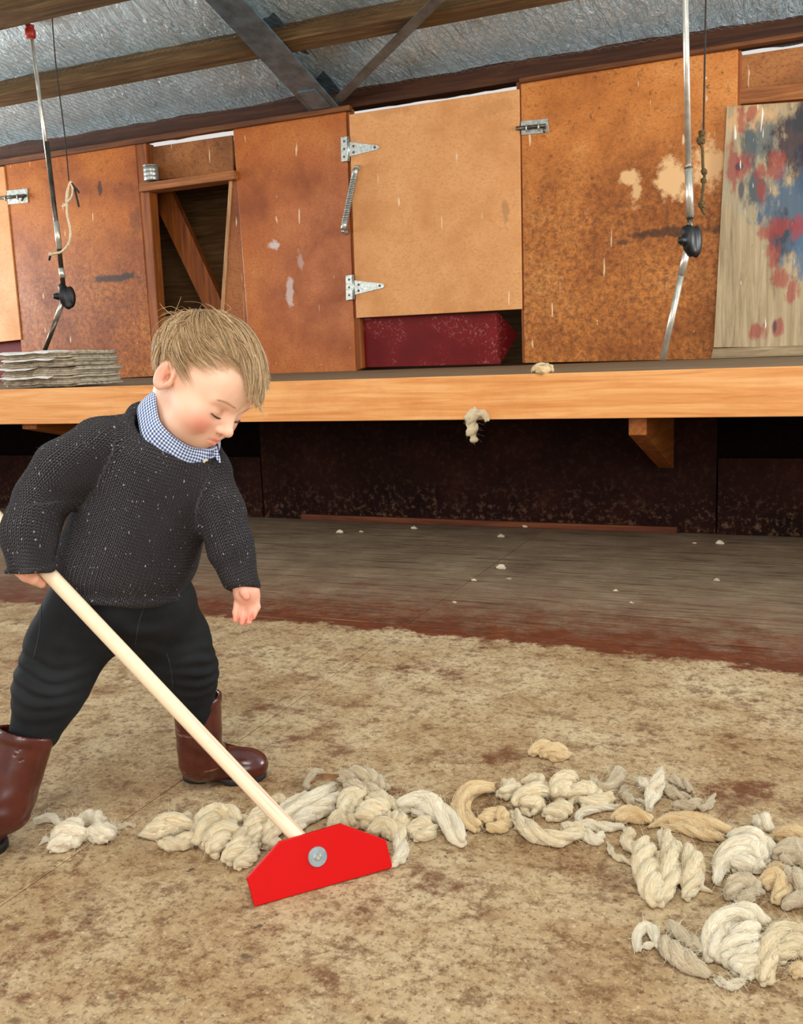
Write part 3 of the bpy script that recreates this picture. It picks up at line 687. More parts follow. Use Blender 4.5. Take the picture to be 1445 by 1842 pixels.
# stack of newspapers on the platform edge
def paper_mat(name, base, dk, ink):
    m = M(name, .85); n = m.noise(m.mapv(m.pos(), (1, 1, 6)), 30, 6, .7)
    c = m.ramp(n, [(.32, dk), (.55, base)])
    if ink:
        t = m.noise(m.mapv(m.pos(), (90, 14, 14)), 2.0, 2, .5); c = m.mix(m.ramp(t, [(.60, 0.0), (.64, .45)]), c, (70, 64, 58))
    m.color(c); m.bump(n, .3, .002); return m.m
NEWS = [paper_mat('newsprint', (190, 176, 152), (128, 110, 88), True), paper_mat('grey_newsprint', (168, 154, 132), (104, 88, 70), True), paper_mat('white_paper', (232, 228, 222), (196, 190, 182), False)]
yb = YF+.045; X1 = onY(138, 690, YF+.05)[0]; z = ZT+.005
npaper = 20
for i in range(npaper):
    white_ = i in (5, 10, 15, 19); t_ = .0082 if not white_ else .003
    x1 = X1+rng.uniform(-.018, .012)-{5: .12, 19: .13, 15: .10, 10: .20}.get(i, 0); x0 = x1-.42+(.14 if white_ else 0); y0 = yb+rng.uniform(-.012, .014)-(.03 if white_ else 0); y1 = y0+.29
    nxp, nyp = 26, 8; gx = np.linspace(x0, x1, nxp); gy = np.linspace(y0, y1, nyp); GX, GY = np.meshgrid(gx, gy, indexing='ij')
    ph = np.array([1.3, 4.1, 2.2]); amp = .0022
    wv = amp*(np.sin(GX*28+ph[0])+np.sin(GX*61+ph[1])*.6+np.sin(GY*30+ph[2])*.4)
    edge = (np.sin(GX*47+ph[1]*2)+np.sin(GX*110+ph[0]))*.004*(GY == GY[0, 0])
    GYe = GY+edge; GXe = GX+(np.sin(GY*60+ph[2])*.005)*(GX == gx[-1])
    lo = np.stack([GXe, GYe, z+wv+.001], -1).reshape(-1, 3); hi = lo+[0, 0, t_]
    if white_:
        dz = -.008*np.clip((yb-.014-GY.reshape(-1))/.02, 0, 1)**2; lo[:, 2] += dz; hi[:, 2] += dz
    n0 = nxp*nyp; V = np.vstack([lo, hi]); F = []
    for a in range(nxp-1):
        for b in range(nyp-1):
            k = a*nyp+b; F += [(k, k+1, k+nyp+1, k+nyp), (n0+k, n0+k+nyp, n0+k+nyp+1, n0+k+1)]
    for a in range(nxp-1):
        k = a*nyp; F.append((k, k+nyp, n0+k+nyp, n0+k)); k += nyp-1; F.append((k, n0+k, n0+k+nyp, k+nyp))
    for b in range(nyp-1):
        F.append((b, n0+b, n0+b+1, b+1)); k = (nxp-1)*nyp+b; F.append((k, k+1, n0+k+1, n0+k))
    o = mk('newspaper', V, F, NEWS[2] if white_ else NEWS[i % 2], None, True, origin=((x0+x1)/2, (y0+y1)/2, z))
    lab = {19: 'white paper sheet lying on top of the newspaper stack', 15: 'white sheet sticking out just below the top of the newspaper stack', 10: 'white sheet sticking out midway up the newspaper stack', 5: 'white sheet sticking out near the bottom of the newspaper stack'}.get(i)
    if i == npaper-2: lab = 'topmost folded newspaper in the stack on the platform edge'
    if i == 0: lab = 'bottom folded newspaper of the stack on the platform edge'
    tag(o, lab or 'folded grey newspaper in the middle of the stack on the platform', 'newspaper', 'newspapers stacked on the platform')
    z += t_+.0006

# ================================================================== THE CHILD
BASE = onz(215, 1465, 0)
boy = empty('person', BASE, 'small child in dark knitted jumper, black trousers and brown boots pushing the scraper', 'person')
def V3(r, u, t): return RH*r+UH*u+TH*t
def px(x, y, dep): return at(x, y, dep)
DSC = 1.0/1700.0
def rad(p, dep): return p*dep*DSC

# ---- head frame
HSC = 0.945
HC = px(357, 683, 1.475)
lt = (CAM-HC)/np.linalg.norm(CAM-HC); lr = px(358, 683, 1.475)-HC; lr -= lt*(lr@lt); lr /= np.linalg.norm(lr); lu = np.cross(lt, lr)
def L3(r, u, t): return lr*r+lu*u+lt*t                     # right, up, toward the lens as seen at the child
Ff = L3(.60, -.58, .55); Ff /= np.linalg.norm(Ff)
Uu = L3(.56, .80, .23); Uu -= Ff*(Uu@Ff); Uu /= np.linalg.norm(Uu)
Ss = np.cross(Ff, Uu)
HR = np.stack([Ss, Ff, Uu])              # rows: side (his right), forward, up
def h2w(s, f, u): return HC+(Ss*s+Ff*f+Uu*u)*HSC
def hloc(P): return (P-HC.astype(np.float32))@HR.T.astype(np.float32)/np.float32(HSC)

def head_field(P):
    q = hloc(P)
    qs = q.copy(); qs[:, 0] = np.abs(q[:, 0])            # symmetric features
    d = elld(q, (0, -.006, .034), (.0715, .086, .071))
    d = smin(d, elld(q, (0, .032, -.018), (.0585, .057, .066)), .035)
    d = smin(d, elld(q, (0, .048, .030), (.052, .043, .045)), .03)
    d = smin(d, elld(qs, (.0335, .053, -.038), (.0285, .030, .028)), .022)      # cheeks
    d = smin(d, elld(q, (0, .064, -.068), (.020, .020, .017)), .02)             # chin
    d = smin(d, elld(qs, (.024, .040, -.066), (.026, .028, .018)), .02)         # jaw
    d = smin(d, elld(q, (0, .074, -.053), (.022, .018, .017)), .015)            # muzzle
    d = smax(d, -elld(qs, (.0275, .097, -.0055), (.016, .017, .0105)), .016)    # sockets
    d = smin(d, elld(qs, (.0285, .0735, -.0095), (.0150, .0125, .0115)), .006)  # closed lids, eyes cast down
    d = smin(d, capd(qs, (.010, .0865, .0085), (.042, .073, .0075), .0055, .004), .012)  # brow
    d = smin(d, capd(q, (0, .084, -.002), (0, .099, -.029), .0060, .0085), .012)         # nose
    d = smin(d, elld(q, (0, .1015, -.0315), (.0090, .0088, .0080)), .005)
    d = smin(d, elld(qs, (.0092, .0925, -.0345), (.0062, .0075, .0058)), .004)
    d = smax(d, -elld(qs, (.0052, .0955, -.0415), (.0030, .0042, .0030)), .003)
    # mouth
    d = smin(d, capd(qs, (0, .0925, -.0520), (.0135, .0845, -.0560), .0044, .0026), .004)
    d = smin(d, capd(qs, (0, .0905, -.0605), (.0105, .0845, -.0600), .0052, .0030), .004)
    d = smax(d, -capd(qs, (0, .0975, -.0566), (.0150, .0885, -.0572), .0013, .0011), .0025)
    d = smax(d, -elld(q, (0, .0990, -.0455), (.0030, .004, .0045)), .004)
    # ears
    e = elld(qs, (.0725, -.006, -.010), (.0085, .0180, .0270))
    e = smax(e, -elld(qs, (.0815, -.003, -.007), (.0085, .0118, .0195)), .004)
    e = smin(e, elld(qs, (.0720, .0075, -.016), (.005, .005, .007)), .005)
    e = smax(e, -elld(qs, (.0740, .0015, -.0125), (.0100, .0058, .0085)), .003)
    e = smin(e, capd(qs, (.0755, -.010, .004), (.0745, -.007, -.018), .0028, .0028), .005)
    d = smin(d, e, .006)
    # neck
    d = d*HSC
    d = smin(d, capd(P, h2w(0, -.014, -.045), px(322, 800, 1.495), .039, .043), .022)
    return d
SK = M('child_skin', .48, 0, .4); 
_bl = SK.attr('blush', True); _n = SK.noise(scale=60, detail=4)
_c = SK.mix(_bl, (242, 198, 170), (216, 104, 86)); SK.color(SK.mix(SK.ramp(_n, [(.35, 0.0), (.75, .12)]), _c, (226, 150, 122)))
SK.b.inputs['Subsurface Weight'].default_value = .12; SK.b.inputs['Subsurface Radius'].default_value = (1.0, .35, .2); SK.b.inputs['Subsurface Scale'].default_value = .006
SKIN = SK.m
hv, hf = surfnet(head_field, HC-.17, HC+.14, .0017)
q = hloc(hv.astype(np.float32)); qa = np.abs(q[:, 0])
def g(c, r): return np.exp(-(((np.stack([qa, q[:, 1], q[:, 2]], -1)-np.array(c))/np.array(r))**2).sum(1))
blush = .85*g((.040, .070, -.038), (.021, .026, .019))+.95*np.clip(g((0, .094, -.0525), (.0135, .008, .0032))+g((0, .091, -.0605), (.0115, .009, .0048)), 0, 1)+.35*g((0, .10, -.033), (.012, .012, .012))
blush += .40*g((.078, -.012, -.010), (.012, .022, .032))+.35*g((.074, .001, -.012), (.010, .008, .012))+.22*g((.028, .080, -.004), (.018, .02, .006))

# ---- hands
def fingers(P, fs, k=.004):
    d = None
    for pts, rr_ in fs:
        e = chain(P, pts, rr_, .003); d = e if d is None else smin(d, e, k)
    return d
dL = 1.44
LW = px(441, 1040, dL)
def pl(x, y, t=0): return px(x, y, dL)+TH*t
LF = [([pl(427, 1084, 0), pl(425.5, 1100, .004), pl(425.8, 1113, .008)], [.0058, .0054, .0046]),
      ([pl(438, 1086, 0), pl(439, 1104, .003), pl(437.5, 1118, .008)], [.0060, .0056, .0046]),
      ([pl(450, 1084, -.001), pl(452, 1102, .003), pl(449.5, 1115, .011)], [.0060, .0056, .0048]),
      ([pl(459, 1074, -.004), pl(461.5, 1092, -.001), pl(456, 1107, .008)], [.0064, .0058, .0050]),
      ([pl(438, 1053, .006), pl(443, 1061, .017), pl(447, 1068, .021)], [.0085, .0068, .0055])]
def lhand(P):
    d = elld(P, pl(444, 1072, -.003), (.0185, .012, .0215), np.stack([RH, TH, UH]))
    d = smin(d, elld(P, pl(436, 1066, .002), (.010, .010, .014), np.stack([RH, TH, UH])), .008)
    d = smin(d, capd(P, px(434, 1035, 1.445), pl(443, 1062, -.002), .016, .0175), .012)
    d = smin(d, fingers(P, LF, .0015), .004)
    for x in (432.5, 444.5, 455): d = smax(d, -capd(P, pl(x, 1090, .011), pl(x-.5, 1112, .012), .0026, .0030), .002)
    return d
lv, lf = surfnet(lhand, pl(444, 1075)-.065, pl(444, 1075)+.065, .0013)

# ---- scraper geometry (needed by the gripping hand)
SB0, SB1 = onz(458, 1631, 0.001), onz(707, 1563, 0.001)
EX = SB1-SB0; EX[2] = 0; BL = np.linalg.norm(EX); EX /= BL
BOLT = px(571, 1541, 1.262)
GRIP = px(58, 1000, 1.395)
HD = GRIP-BOLT; HL = np.linalg.norm(HD); HD /= HL         # handle axis from plate to hand
# gripping fist around the handle
RWr = px(50, 990, 1.38)
hx = np.cross(HD, TH); hx /= np.linalg.norm(hx); hy = np.cross(hx, HD)
if hy@TH < 0: hy = -hy
if hx@UH > 0: hx = -hx                                     # hx points down-left, hy toward the camera
G0 = GRIP-HD*.006
def onh(a, ang, r): return G0+HD*a+r*(hx*math.cos(ang)+hy*math.sin(ang))
RF = []
for i, a in enumerate((-.020, -.007, .006, .018)):
    RF.append(([onh(a, 2.5, .021), onh(a, 3.4, .0205), onh(a, 4.4, .0195), onh(a+.001, 5.5, .0185)], [.0072-.0004*i, .0072, .0066, .0056]))
RF.append(([onh(-.012, .9, .026), onh(-.024, .55, .021), onh(-.034, .0, .019)], [.0098, .0084, .0068]))
def rhand(P):
    d = capd(P, onh(.018, 1.7, .026), onh(-.012, 1.5, .025), .0150, .0145)
    d = smin(d, capd(P, onh(.010, .8, .026), onh(-.012, .7, .024), .0120, .0125), .010)
    d = smin(d, capd(P, RWr+UH*.03, onh(.005, 1.4, .028), .020, .017), .014)
    d = smin(d, fingers(P, RF, .0012), .005)
    d = smax(d, (P-px(52, 1022, 1.38))@UH, .006)
    return smax(d, -capd(P, G0-HD*.09, G0+HD*.09, .0123, .0123), .002)
rv, rf = surfnet(rhand, G0-.075, G0+.075, .0015)

# ---- body under the clothes (continuous core that head, arms and legs grow from)
J = dict(neck=px(318, 800, 1.50), chest=px(268, 880, 1.51), belly=px(236, 975, 1.51), pelv=px(218, 1085, 1.51),
         rsh=px(172, 812, 1.465), rel=px(72, 905, 1.435), rwr=RWr, lsh=px(378, 852, 1.50), lel=px(406, 955, 1.475), lwr=LW,
         rhip=px(152, 1110, 1.49), rkn=px(98, 1228, 1.455), ran=px(50, 1345, 1.435), lhip=px(282, 1108, 1.53), lkn=px(338, 1205, 1.57), lan=px(356, 1345, 1.60))
def core(P):
    d = chain(P, [J['neck'], J['chest'], J['belly'], J['pelv']], [.046, .072, .076, .074], .04)
    for a in (('chest', 'rsh', 'rel', 'rwr'), ('chest', 'lsh', 'lel', 'lwr')): d = smin(d, chain(P, [J[k] for k in a], [.05, .026, .020, .014], .02), .02)
    for a in (('pelv', 'rhip', 'rkn', 'ran'), ('pelv', 'lhip', 'lkn', 'lan')): d = smin(d, chain(P, [J[k] for k in a], [.06, .045, .028, .018], .02), .03)
    return d
cv, cf = surfnet(core, BASE+np.array([-.42, -.35, .06]), BASE+np.array([.42, .35, .72]), .007)
n1, n2, n3 = len(hv), len(hv)+len(lv), len(hv)+len(lv)+len(rv)
bodyV = np.vstack([hv, lv, rv, cv]); bodyF = np.vstack([hf, lf+n1, rf+n2, cf+n3])
body = mkfast('body', bodyV, bodyF, SKIN, boy)
hb = np.concatenate([np.clip(blush, 0, 1), .45+.12*np.sin(lv[:, 2]*300), .30+0*rv[:, 0], 0*cv[:, 0]])
tips = np.zeros(len(lv))
for pts, _ in LF: tips = np.maximum(tips, np.exp(-((lv-pts[-1])**2).sum(1)/.008**2))
hb[n1:n2] = np.clip(.34+.45*tips, 0, 1); vattr(body, 'blush', hb)
# lashes, brow hairs
LASH = plain('dark_lashes', (74, 48, 36), .6)
def on_head(s, f0, u, off=.0006):
    fs = np.linspace(.05, .12, 141); P = np.array([h2w(s, f, u) for f in fs]).astype(np.float32); d = head_field(P)
    i = np.nonzero(d < off)[0]; return fs[i[-1]] if len(i) else f0
paths = []
for sg in (1, -1):
    sl = np.linspace(.0170, .0400, 14); ul = np.linspace(-.0172, -.0135, 14)-.0010*np.sin(np.linspace(0, math.pi, 14))
    line = np.array([h2w(sg*s, on_head(sg*s, .08, u)+.0004, u) for s, u in zip(sl, ul)])
    paths.append((line, .0008))
    for s in np.linspace(.020, .041, 22):
        u = np.interp(s, sl, ul); f = on_head(sg*s, .08, u)
        a = h2w(sg*s, f, u); L = .0032
        b = a+Ff*L*.75-Uu*L*.45+Ss*sg*(s-.028)*.15; paths.append((np.array([a, (a+b)/2-Uu*.0012, b]), .00034))
nh = len(paths)//2
for grp in (paths[:nh], paths[nh:]):
    tag(mk('eyelashes', *merge([tubevf(p, np.linspace(r, r*.35, len(p)), 5) for p, r in grp]), LASH, boy, True), None, None, None, 'stuff')
BROW = plain('fair_brow', (206, 164, 124), .7); paths = []
for sg in (1, -1):
    for s in np.linspace(.012, .044, 60):
        u = .0105+.002*math.sin((s-.012)/.032*3.1)+rng.uniform(-.0016, .0016); f = on_head(sg*s, .08, u)
        a = h2w(sg*s, f, u); paths.append(np.array([a, a+Ss*sg*.003+Ff*.0004+Uu*.0008, a+Ss*sg*.006-Ff*.0010+Uu*.0010]))
for grp in (paths[:60], paths[60:]): tag(mkfast('eyebrow', *many_tubes(np.array(grp), .00022, .0001), BROW, boy), None, None, None, 'stuff')

# ---- hair
def skull(q): return elld(q, (0, -.006, .034), (.0720, .0865, .0715))
def hairline(f): return np.interp(f, [-.09, -.055, -.03, -.012, .004, .018, .032, .05, .065, .09], [-.062, -.056, -.036, .012, .020, .036, .054, .068, .073, .076])
HB = M('hair_cap', .5); HB.color(HB.ramp(HB.noise(scale=90, detail=4), [(.3, (118, 86, 54)), (.7, (160, 124, 82))])); HB = HB.m
def cap_field(P):
    q = hloc(P); d = np.abs(skull(q)-.0012)-.0022
    return smax(d, (hairline(q[:, 1])+.004-q[:, 2]), .004)*HSC
kv, kf = surfnet(cap_field, HC-.13, HC+.14, .0025)
hair = empty('hair', HC); hair.parent = boy; hair.location = tuple(HC-BASE)
mkfast('scalp_hair', kv, kf, HB, hair)
gl_ = -np.array([Ss[2], Ff[2], Uu[2]])                   # gravity in head axes
def grow(n, mask, seed, L0, L1, lift, flowf, clump=40, segs=12, grav=.35, stiff=.55):
    r = np.random.default_rng(seed); pts = []
    while len(pts) < n:
        v = r.normal(size=(n*6, 3)); v /= np.linalg.norm(v, axis=1)[:, None]
        p = v*np.array([.0720, .0865, .0715])+np.array([0, -.006, .034]); ok = (p[:, 2] > hairline(p[:, 1])) & mask(p); pts += list(p[ok])
    p = np.array(pts[:n]); C = p[r.choice(n, clump)]; own = np.argmin(((p[:, None]-C[None])**2).sum(2), 1)
    jit = r.normal(size=(clump, 3))*.17; Lc = r.uniform(.75, 1.2, clump)
    L = r.uniform(L0, L1, n)*Lc[own]; path = [p.copy()]; d = None; c0 = np.array([0, -.006, .034]); R3 = np.array([.0720, .0865, .0715])
    lf_ = lift*(.35+.9*r.uniform(0, 1, clump))[own]*(.6+.8*r.uniform(0, 1, n))
    for k in range(segs):
        nn = (p-c0)/R3**2; nn /= np.linalg.norm(nn, axis=1)[:, None]
        fl = flowf(p)+jit[own]+r.normal(size=(n, 3))*.06; fl -= nn*(fl*nn).sum(1)[:, None]*.9; fl /= np.linalg.norm(fl, axis=1)[:, None]+1e-9
        tgt = fl+gl_*grav*(.4+k/segs*1.6)+nn*(.75 if k < 2 else 0.0)
        tgt /= np.linalg.norm(tgt, axis=1)[:, None]
        d = tgt if d is None else stiff*d+(1-stiff)*tgt; d /= np.linalg.norm(d, axis=1)[:, None]
        p = p+d*(L/segs)[:, None]
        e = (p-c0)/R3; h = np.linalg.norm(e, axis=1); want = 1+(lf_*min(1, (k+1)/4.0))/.078
        s = np.where(h < want, want/h, 1.0); p = c0+e*s[:, None]*R3
        path.append(p.copy())
    path = np.stack(path, 1); tgtc = path[[np.argmin(((path[:, 0]-c)**2).sum(1)) for c in C]]
    w = (np.linspace(0, 1, segs+1)**1.2*.55)[None, :, None]
    path = path*(1-w)+(tgtc[own]+(path-tgtc[own])*.35)*w
    return path
crown = np.array([.004, -.052, .088])
def flow_main(p):
    v = p-crown; v[:, 1] += .015; sw = np.cross(np.array([0, 0, 1.0]), v)*.25
    o = v/ (np.linalg.norm(v, axis=1)[:, None]+1e-6)+sw*6
    fr = np.clip((p[:, 1]+.03)/.06, 0, 1)[:, None]; o = o*(1-fr*.75)+fr*np.array([.05, 1.15, -.1])
    return o
def flow_side(p):
    o = flow_main(p); o[:, 0] -= np.sign(p[:, 0])*.75*np.clip((p[:, 1]+.01)/.03, 0, 1); return o
sets = [grow(3800, lambda p: (p[:, 1] > -.05) & (p[:, 2] > .04) & (np.abs(p[:, 0]) < .036), 1, .055, .088, .008, flow_main, 110, 13, .20),
        grow(2000, lambda p: (p[:, 1] > -.05) & (p[:, 2] > .02) & (np.abs(p[:, 0]) >= .036), 7, .028, .052, .007, flow_side, 70, 10, .12),
        grow(3600, lambda p: (p[:, 1] <= .01) & (p[:, 2] > -.07), 2, .024, .046, .005, flow_main, 90, 9, .30),
        grow(2400, lambda p: (p[:, 1] > .012) & (p[:, 2] > .035) & (p[:, 0] < .038), 3, .052, .078, .012, lambda p: np.stack([-.55*np.sign(p[:, 0])*np.clip(np.abs(p[:, 0])/.03, 0, 1), 1.3+0*p[:, 0], -.2+0*p[:, 0]], -1), 60, 12, .42),
        grow(160, lambda p: (p[:, 2] > .05), 4, .04, .07, .014, lambda p: flow_main(p)+np.random.default_rng(9).normal(size=p.shape)*.9, 60, 9, .05)]
HM = M('sandy_hair', .42, 0, .6); _a = HM.attr('tone', True)
HM.color(HM.ramp(_a, [(0.0, (118, 86, 54)), (.35, (172, 136, 92)), (.65, (212, 178, 130)), (1.0, (246, 226, 186))])); HM.b.inputs['Anisotropic'].default_value = .5; HAIRM = HM.m
for i, path in enumerate(sets):
    K, Mm, _ = path.shape; Wp = HC+path@HR*HSC
    V, F = many_tubes(Wp, .00040, .00012)
    o = mkfast('hair_strands', V, F, HAIRM, hair); tag(o, None, None, None, 'stuff')
    r = np.random.default_rng(20+i); tn = np.clip(r.normal(.46, .22, K), 0, 1)+np.where(r.uniform(size=K) < .09, .4, 0)
    vattr(o, 'tone', np.clip(np.repeat(tn, Mm*3)+np.tile(np.repeat(np.linspace(-.25, .14, Mm), 3), K), 0, 1))

# ---- jumper
NK_A = L3(.50, .70, .50); NK_A /= np.linalg.norm(NK_A); NK_C = px(334, 757, 1.485)
nk1 = L3(.80, -.60, 0); nk1 -= NK_A*(nk1@NK_A); nk1 /= np.linalg.norm(nk1); nk2 = np.cross(NK_A, nk1)
if nk2@TH < 0: nk2 = -nk2                                  # toward the camera
hemC = px(220, 1048, 1.505); HEM_N = V3(-.11, -1.0, .02); HEM_N /= np.linalg.norm(HEM_N)
T0, T1 = px(222, 1070, 1.505), px(318, 800, 1.505); TA = (T1-T0)/np.linalg.norm(T1-T0)
foldn = Noise(11, 26.0, 10); foldb = Noise(12, 60.0, 10)
RT = np.stack([RH, TH, UH])
def torso_f(P):
    d = elld(P, px(224, 1022, 1.505), (.112, .100, .086), RT)
    d = smin(d, elld(P, px(246, 948, 1.505), (.097, .096, .090), RT), .05)
    d = smin(d, elld(P, px(275, 868, 1.505), (.100, .080, .088), RT), .06)
    d = smin(d, capd(P, px(205, 812, 1.49), px(352, 845, 1.51), .050, .046), .05)
    d = smin(d, capd(P, px(275, 835, 1.50), NK_C-NK_A*.055, .07, .056), .05)
    return d
def rsl_f(P): return chain(P, [px(182, 815, 1.47), px(120, 850, 1.445), px(71, 902, 1.425), px(51, 960, 1.395), px(51, 1019, 1.372)], [.056, .0450, .0365, .0350, .0330], .03)
def lsl_f(P): return chain(P, [px(372, 862, 1.50), px(397, 920, 1.485), px(414, 985, 1.462), px(438, 1058, 1.442)], [.044, .036, .0315, .0285], .03)
def jumper_f(P, parts=False):
    a, b, c = torso_f(P), rsl_f(P), lsl_f(P)
    if parts: return a, b, c
    # hem and cuffs: ribs draw in a little, then a clean cut
    along_ = ((P-hemC.astype(np.float32))@HEM_N.astype(np.float32))
    wob = foldn(P)*.0045+foldb(P)*.0013
    a = smax(a+np.exp(-((along_+.0)/.010)**2)*.002, along_-.018, .008)
    rb = ((P-px(52, 1034, 1.372))@V3(.02, -1, .1)); b = smax(b, rb, .006)
    ld = (J['lwr']-J['lel']); ld = ld/np.linalg.norm(ld); lb = ((P-px(441, 1062, 1.442))@(ld*.9+V3(-.35, 0, 0))); c = smax(c, lb, .006)
    hm = np.sqrt(np.maximum(torso_f(P)+.001, -.02)**2+(along_-.013)**2)-.0062; a = smin(a, hm, .004)
    cb = np.sqrt((rsl_f(P)+.001)**2+(rb+.007)**2)-.0062; b = smin(b, cb, .003)
    d = smin(smin(a, b, .010), c, .016)
    # rolled neck rib
    q = P-(NK_C-NK_A*.042).astype(np.float32); x, y, z = q@nk1, q@nk2, q@NK_A
    rr_ = np.sqrt((x/1.0)**2+(y/.92)**2)-.073
    d = smin(d, np.sqrt(rr_**2+z**2)-.0085, .006)
    # opening for the neck
    d = smax(d, -(np.maximum(np.sqrt(x*x+(y/.92)**2)-.0675, -(z+.02))), .006)
    # sleeve folds at the elbow and the arm pit
    f1 = np.sin((P@V3(.5, .8, .2))*150+foldn(P)*2.5)*.0016*np.exp(-((P-px(95, 900, 1.40))**2).sum(1)/.05**2)
    f2 = np.sin((P@V3(-.3, .9, .2))*170+foldn(P)*2.5)*.0016*np.exp(-((P-px(415, 985, 1.44))**2).sum(1)/.05**2)
    return d+wob+f1+f2
jv, jf = surfnet(jumper_f, np.minimum.reduce([px(0, 1090, 1.40), px(470, 1100, 1.6), px(150, 700, 1.4)])-.16, np.maximum.reduce([px(470, 700, 1.6), px(0, 740, 1.4), px(470, 1090, 1.4)])+.12, .0034)
P = jv.astype(np.float32); a, b, c = jumper_f(P, True); w = np.argmin(np.stack([a, b, c]), 0)
def axis_uv(P, A, B, R):
    A = np.asarray(A); ax = (B-A)/np.linalg.norm(B-A); e1 = TH-ax*(TH@ax); e1 /= np.linalg.norm(e1); e2 = np.cross(ax, e1); q = P-A
    return np.arctan2(q@e2, q@e1)*R, q@ax
u0, v0 = axis_uv(P, T0, T1, .105); u1, v1 = axis_uv(P, px(71, 902, 1.425), px(165, 815, 1.46), .042); u1b, v1b = axis_uv(P, px(52, 1012, 1.372), px(71, 902, 1.425), .042); v1 = v1+np.linalg.norm(px(52, 1012, 1.372)-px(71, 902, 1.425)); u2, v2 = axis_uv(P, px(438, 1058, 1.442), px(378, 870, 1.49), .034)
low = (P@UH) < px(76, 900, 1.425)[2]
ku = np.where(w == 0, u0, np.where(w == 2, u2, np.where(low, u1b, u1))); kvv = np.where(w == 0, v0, np.where(w == 2, v2, np.where(low, v1b, v1)))
rib = np.where(w == 0, np.clip(1-np.abs(((P-hemC)@HEM_N)+.005)/.022, 0, 1), np.where(w == 1, ((P-px(52, 1034, 1.372))@V3(.02, -1, .1) > -.032), ((P-px(441, 1062, 1.442))@UH < .028)))
KN = M('dark_knit_wool', .92, 0, .15); kx_, ky_, kz_ = KN.sep(KN.attr('knit'))
wq = KN.noise(scale=40, detail=3); kx2 = KN.math('ADD', KN.math('MULTIPLY', kx_, 1/.0068), KN.math('MULTIPLY', wq, .7)); ky2 = KN.math('ADD', KN.math('MULTIPLY', ky_, 1/.0052), KN.math('MULTIPLY', wq, .9))
fx = KN.math('ABSOLUTE', KN.math('SUBTRACT', KN.math('FRACT', kx2), .5))
st = KN.math('SINE', KN.math('MULTIPLY', KN.math('ADD', ky2, KN.math('MULTIPLY', fx, 1.3)), 6.2832))
col_ = KN.math('SINE', KN.math('MULTIPLY', fx, 6.2832)); hgt = KN.math('ADD', KN.math('MULTIPLY', st, .5), KN.math('MULTIPLY', col_, .9))
fz = KN.noise(scale=420, detail=3); hgt = KN.math('ADD', hgt, KN.math('MULTIPLY', fz, 1.2))
big = KN.noise(scale=9, detail=4)
cc = KN.ramp(hgt, [(0.15, (14, 9, 13)), (.85, (36, 26, 32))]); cc = KN.mix(KN.ramp(big, [(.4, 0.0), (.7, .4)]), cc, (34, 28, 38))
fle = KN.noise(KN.mapv(KN.pos(), (1, 1, .55), (1, 2, 3), (.3, .4, .2)), 290, 1, .4); cc = KN.mix(KN.ramp(fle, [(.735, 0.0), (.76, 1.0)]), cc, (206, 200, 206))
KN.color(cc); KN.bump(hgt, 1.0, .0032); KN.b.inputs['Sheen Weight'].default_value = .15; KNIT = KN.m
jump = mkfast('jumper', jv, jf, KNIT, boy); vattr(jump, 'knit', np.stack([ku, kvv, rib], -1)); tag(jump, 'dark flecked knitted jumper')
# stray wool fuzz standing off the jumper
nrm = np.empty(len(jump.data.vertices)*3, np.float32); jump.data.vertices.foreach_get('normal', nrm); nrm = nrm.reshape(-1, 3)
ii = rng.choice(len(jv), 2600); s0 = jv[ii]; dd = nrm[ii]+rng.normal(size=(2600, 3))*.7; dd /= np.linalg.norm(dd, axis=1)[:, None]
ln = rng.uniform(.002, .006, 2600)[:, None]; sd = rng.normal(size=(2600, 3))*.0012
o = mkfast('jumper_fuzz', *many_tubes(np.stack([s0, s0+dd*ln*.6, s0+dd*ln*.9+sd], 1), .00014, .00005), plain('jumper_fibre', (46, 40, 46), .9), jump); tag(o, None, None, None, 'stuff')

# ---- gingham shirt collar
GI = M('blue_gingham', .8); gu, gv, _z = GI.sep(GI.attr('cloth'))
def stripe(x): return GI.ramp(GI.math('FRACT', GI.math('MULTIPLY', x, 1/.0042)), [(.38, 0.0), (.46, 1.0), (.90, 1.0), (.98, 0.0)])
gs = GI.math('ADD', stripe(gu), stripe(gv)); GI.color(GI.ramp(GI.math('MULTIPLY', gs, .5), [(0.0, (238, 240, 246)), (.5, (146, 166, 204)), (1.0, (44, 62, 108))])); GI = GI.m
def collar():
    n, m = 96, 14; V = []; uv = []
    ph = np.linspace(.10, 2*math.pi-.10, n)              # 0 = front of the throat, going round the near side
    for p in ph:
        # near the front the two wings drop into points
        dfront = min(p, 2*math.pi-p); drop = .040+.016*math.exp(-((dfront-.42)/.26)**2); flare = .012+.012*math.exp(-((dfront-.42)/.4)**2)
        back = .022*math.exp(-((dfront-math.pi)/.9)**2)
        for j in range(m):
            t = j/(m-1)
            if t < .35: s = t/.35; R = .0520+.005*s; z = -.026+(.034+back)*s
            else: s = (t-.35)/.65; R = .0570+flare*math.sin(s*1.5)+.0015*math.sin(p*7); z = .008+back-drop*s*(.55+.45*s)
            # front of the throat lies along nk1 (down right in the picture)
            q = NK_C+nk1*math.cos(p)*R*1.03+nk2*math.sin(p)*R*.95+NK_A*(z-.008)
            V.append(q); uv.append((p*.058, t*.055, 0))
    F = [(i*m+j, (i+1)*m+j, (i+1)*m+j+1, i*m+j+1) for i in range(n-1) for j in range(m-1)]
    return np.array(V), F, np.array(uv)
V, F, uv = collar(); o = mk('shirt_collar', V, F, GI, boy, True); vattr(o, 'cloth', uv); md = o.modifiers.new('thick', 'SOLIDIFY'); md.thickness = .0016
tag(o, 'blue and white gingham shirt collar')
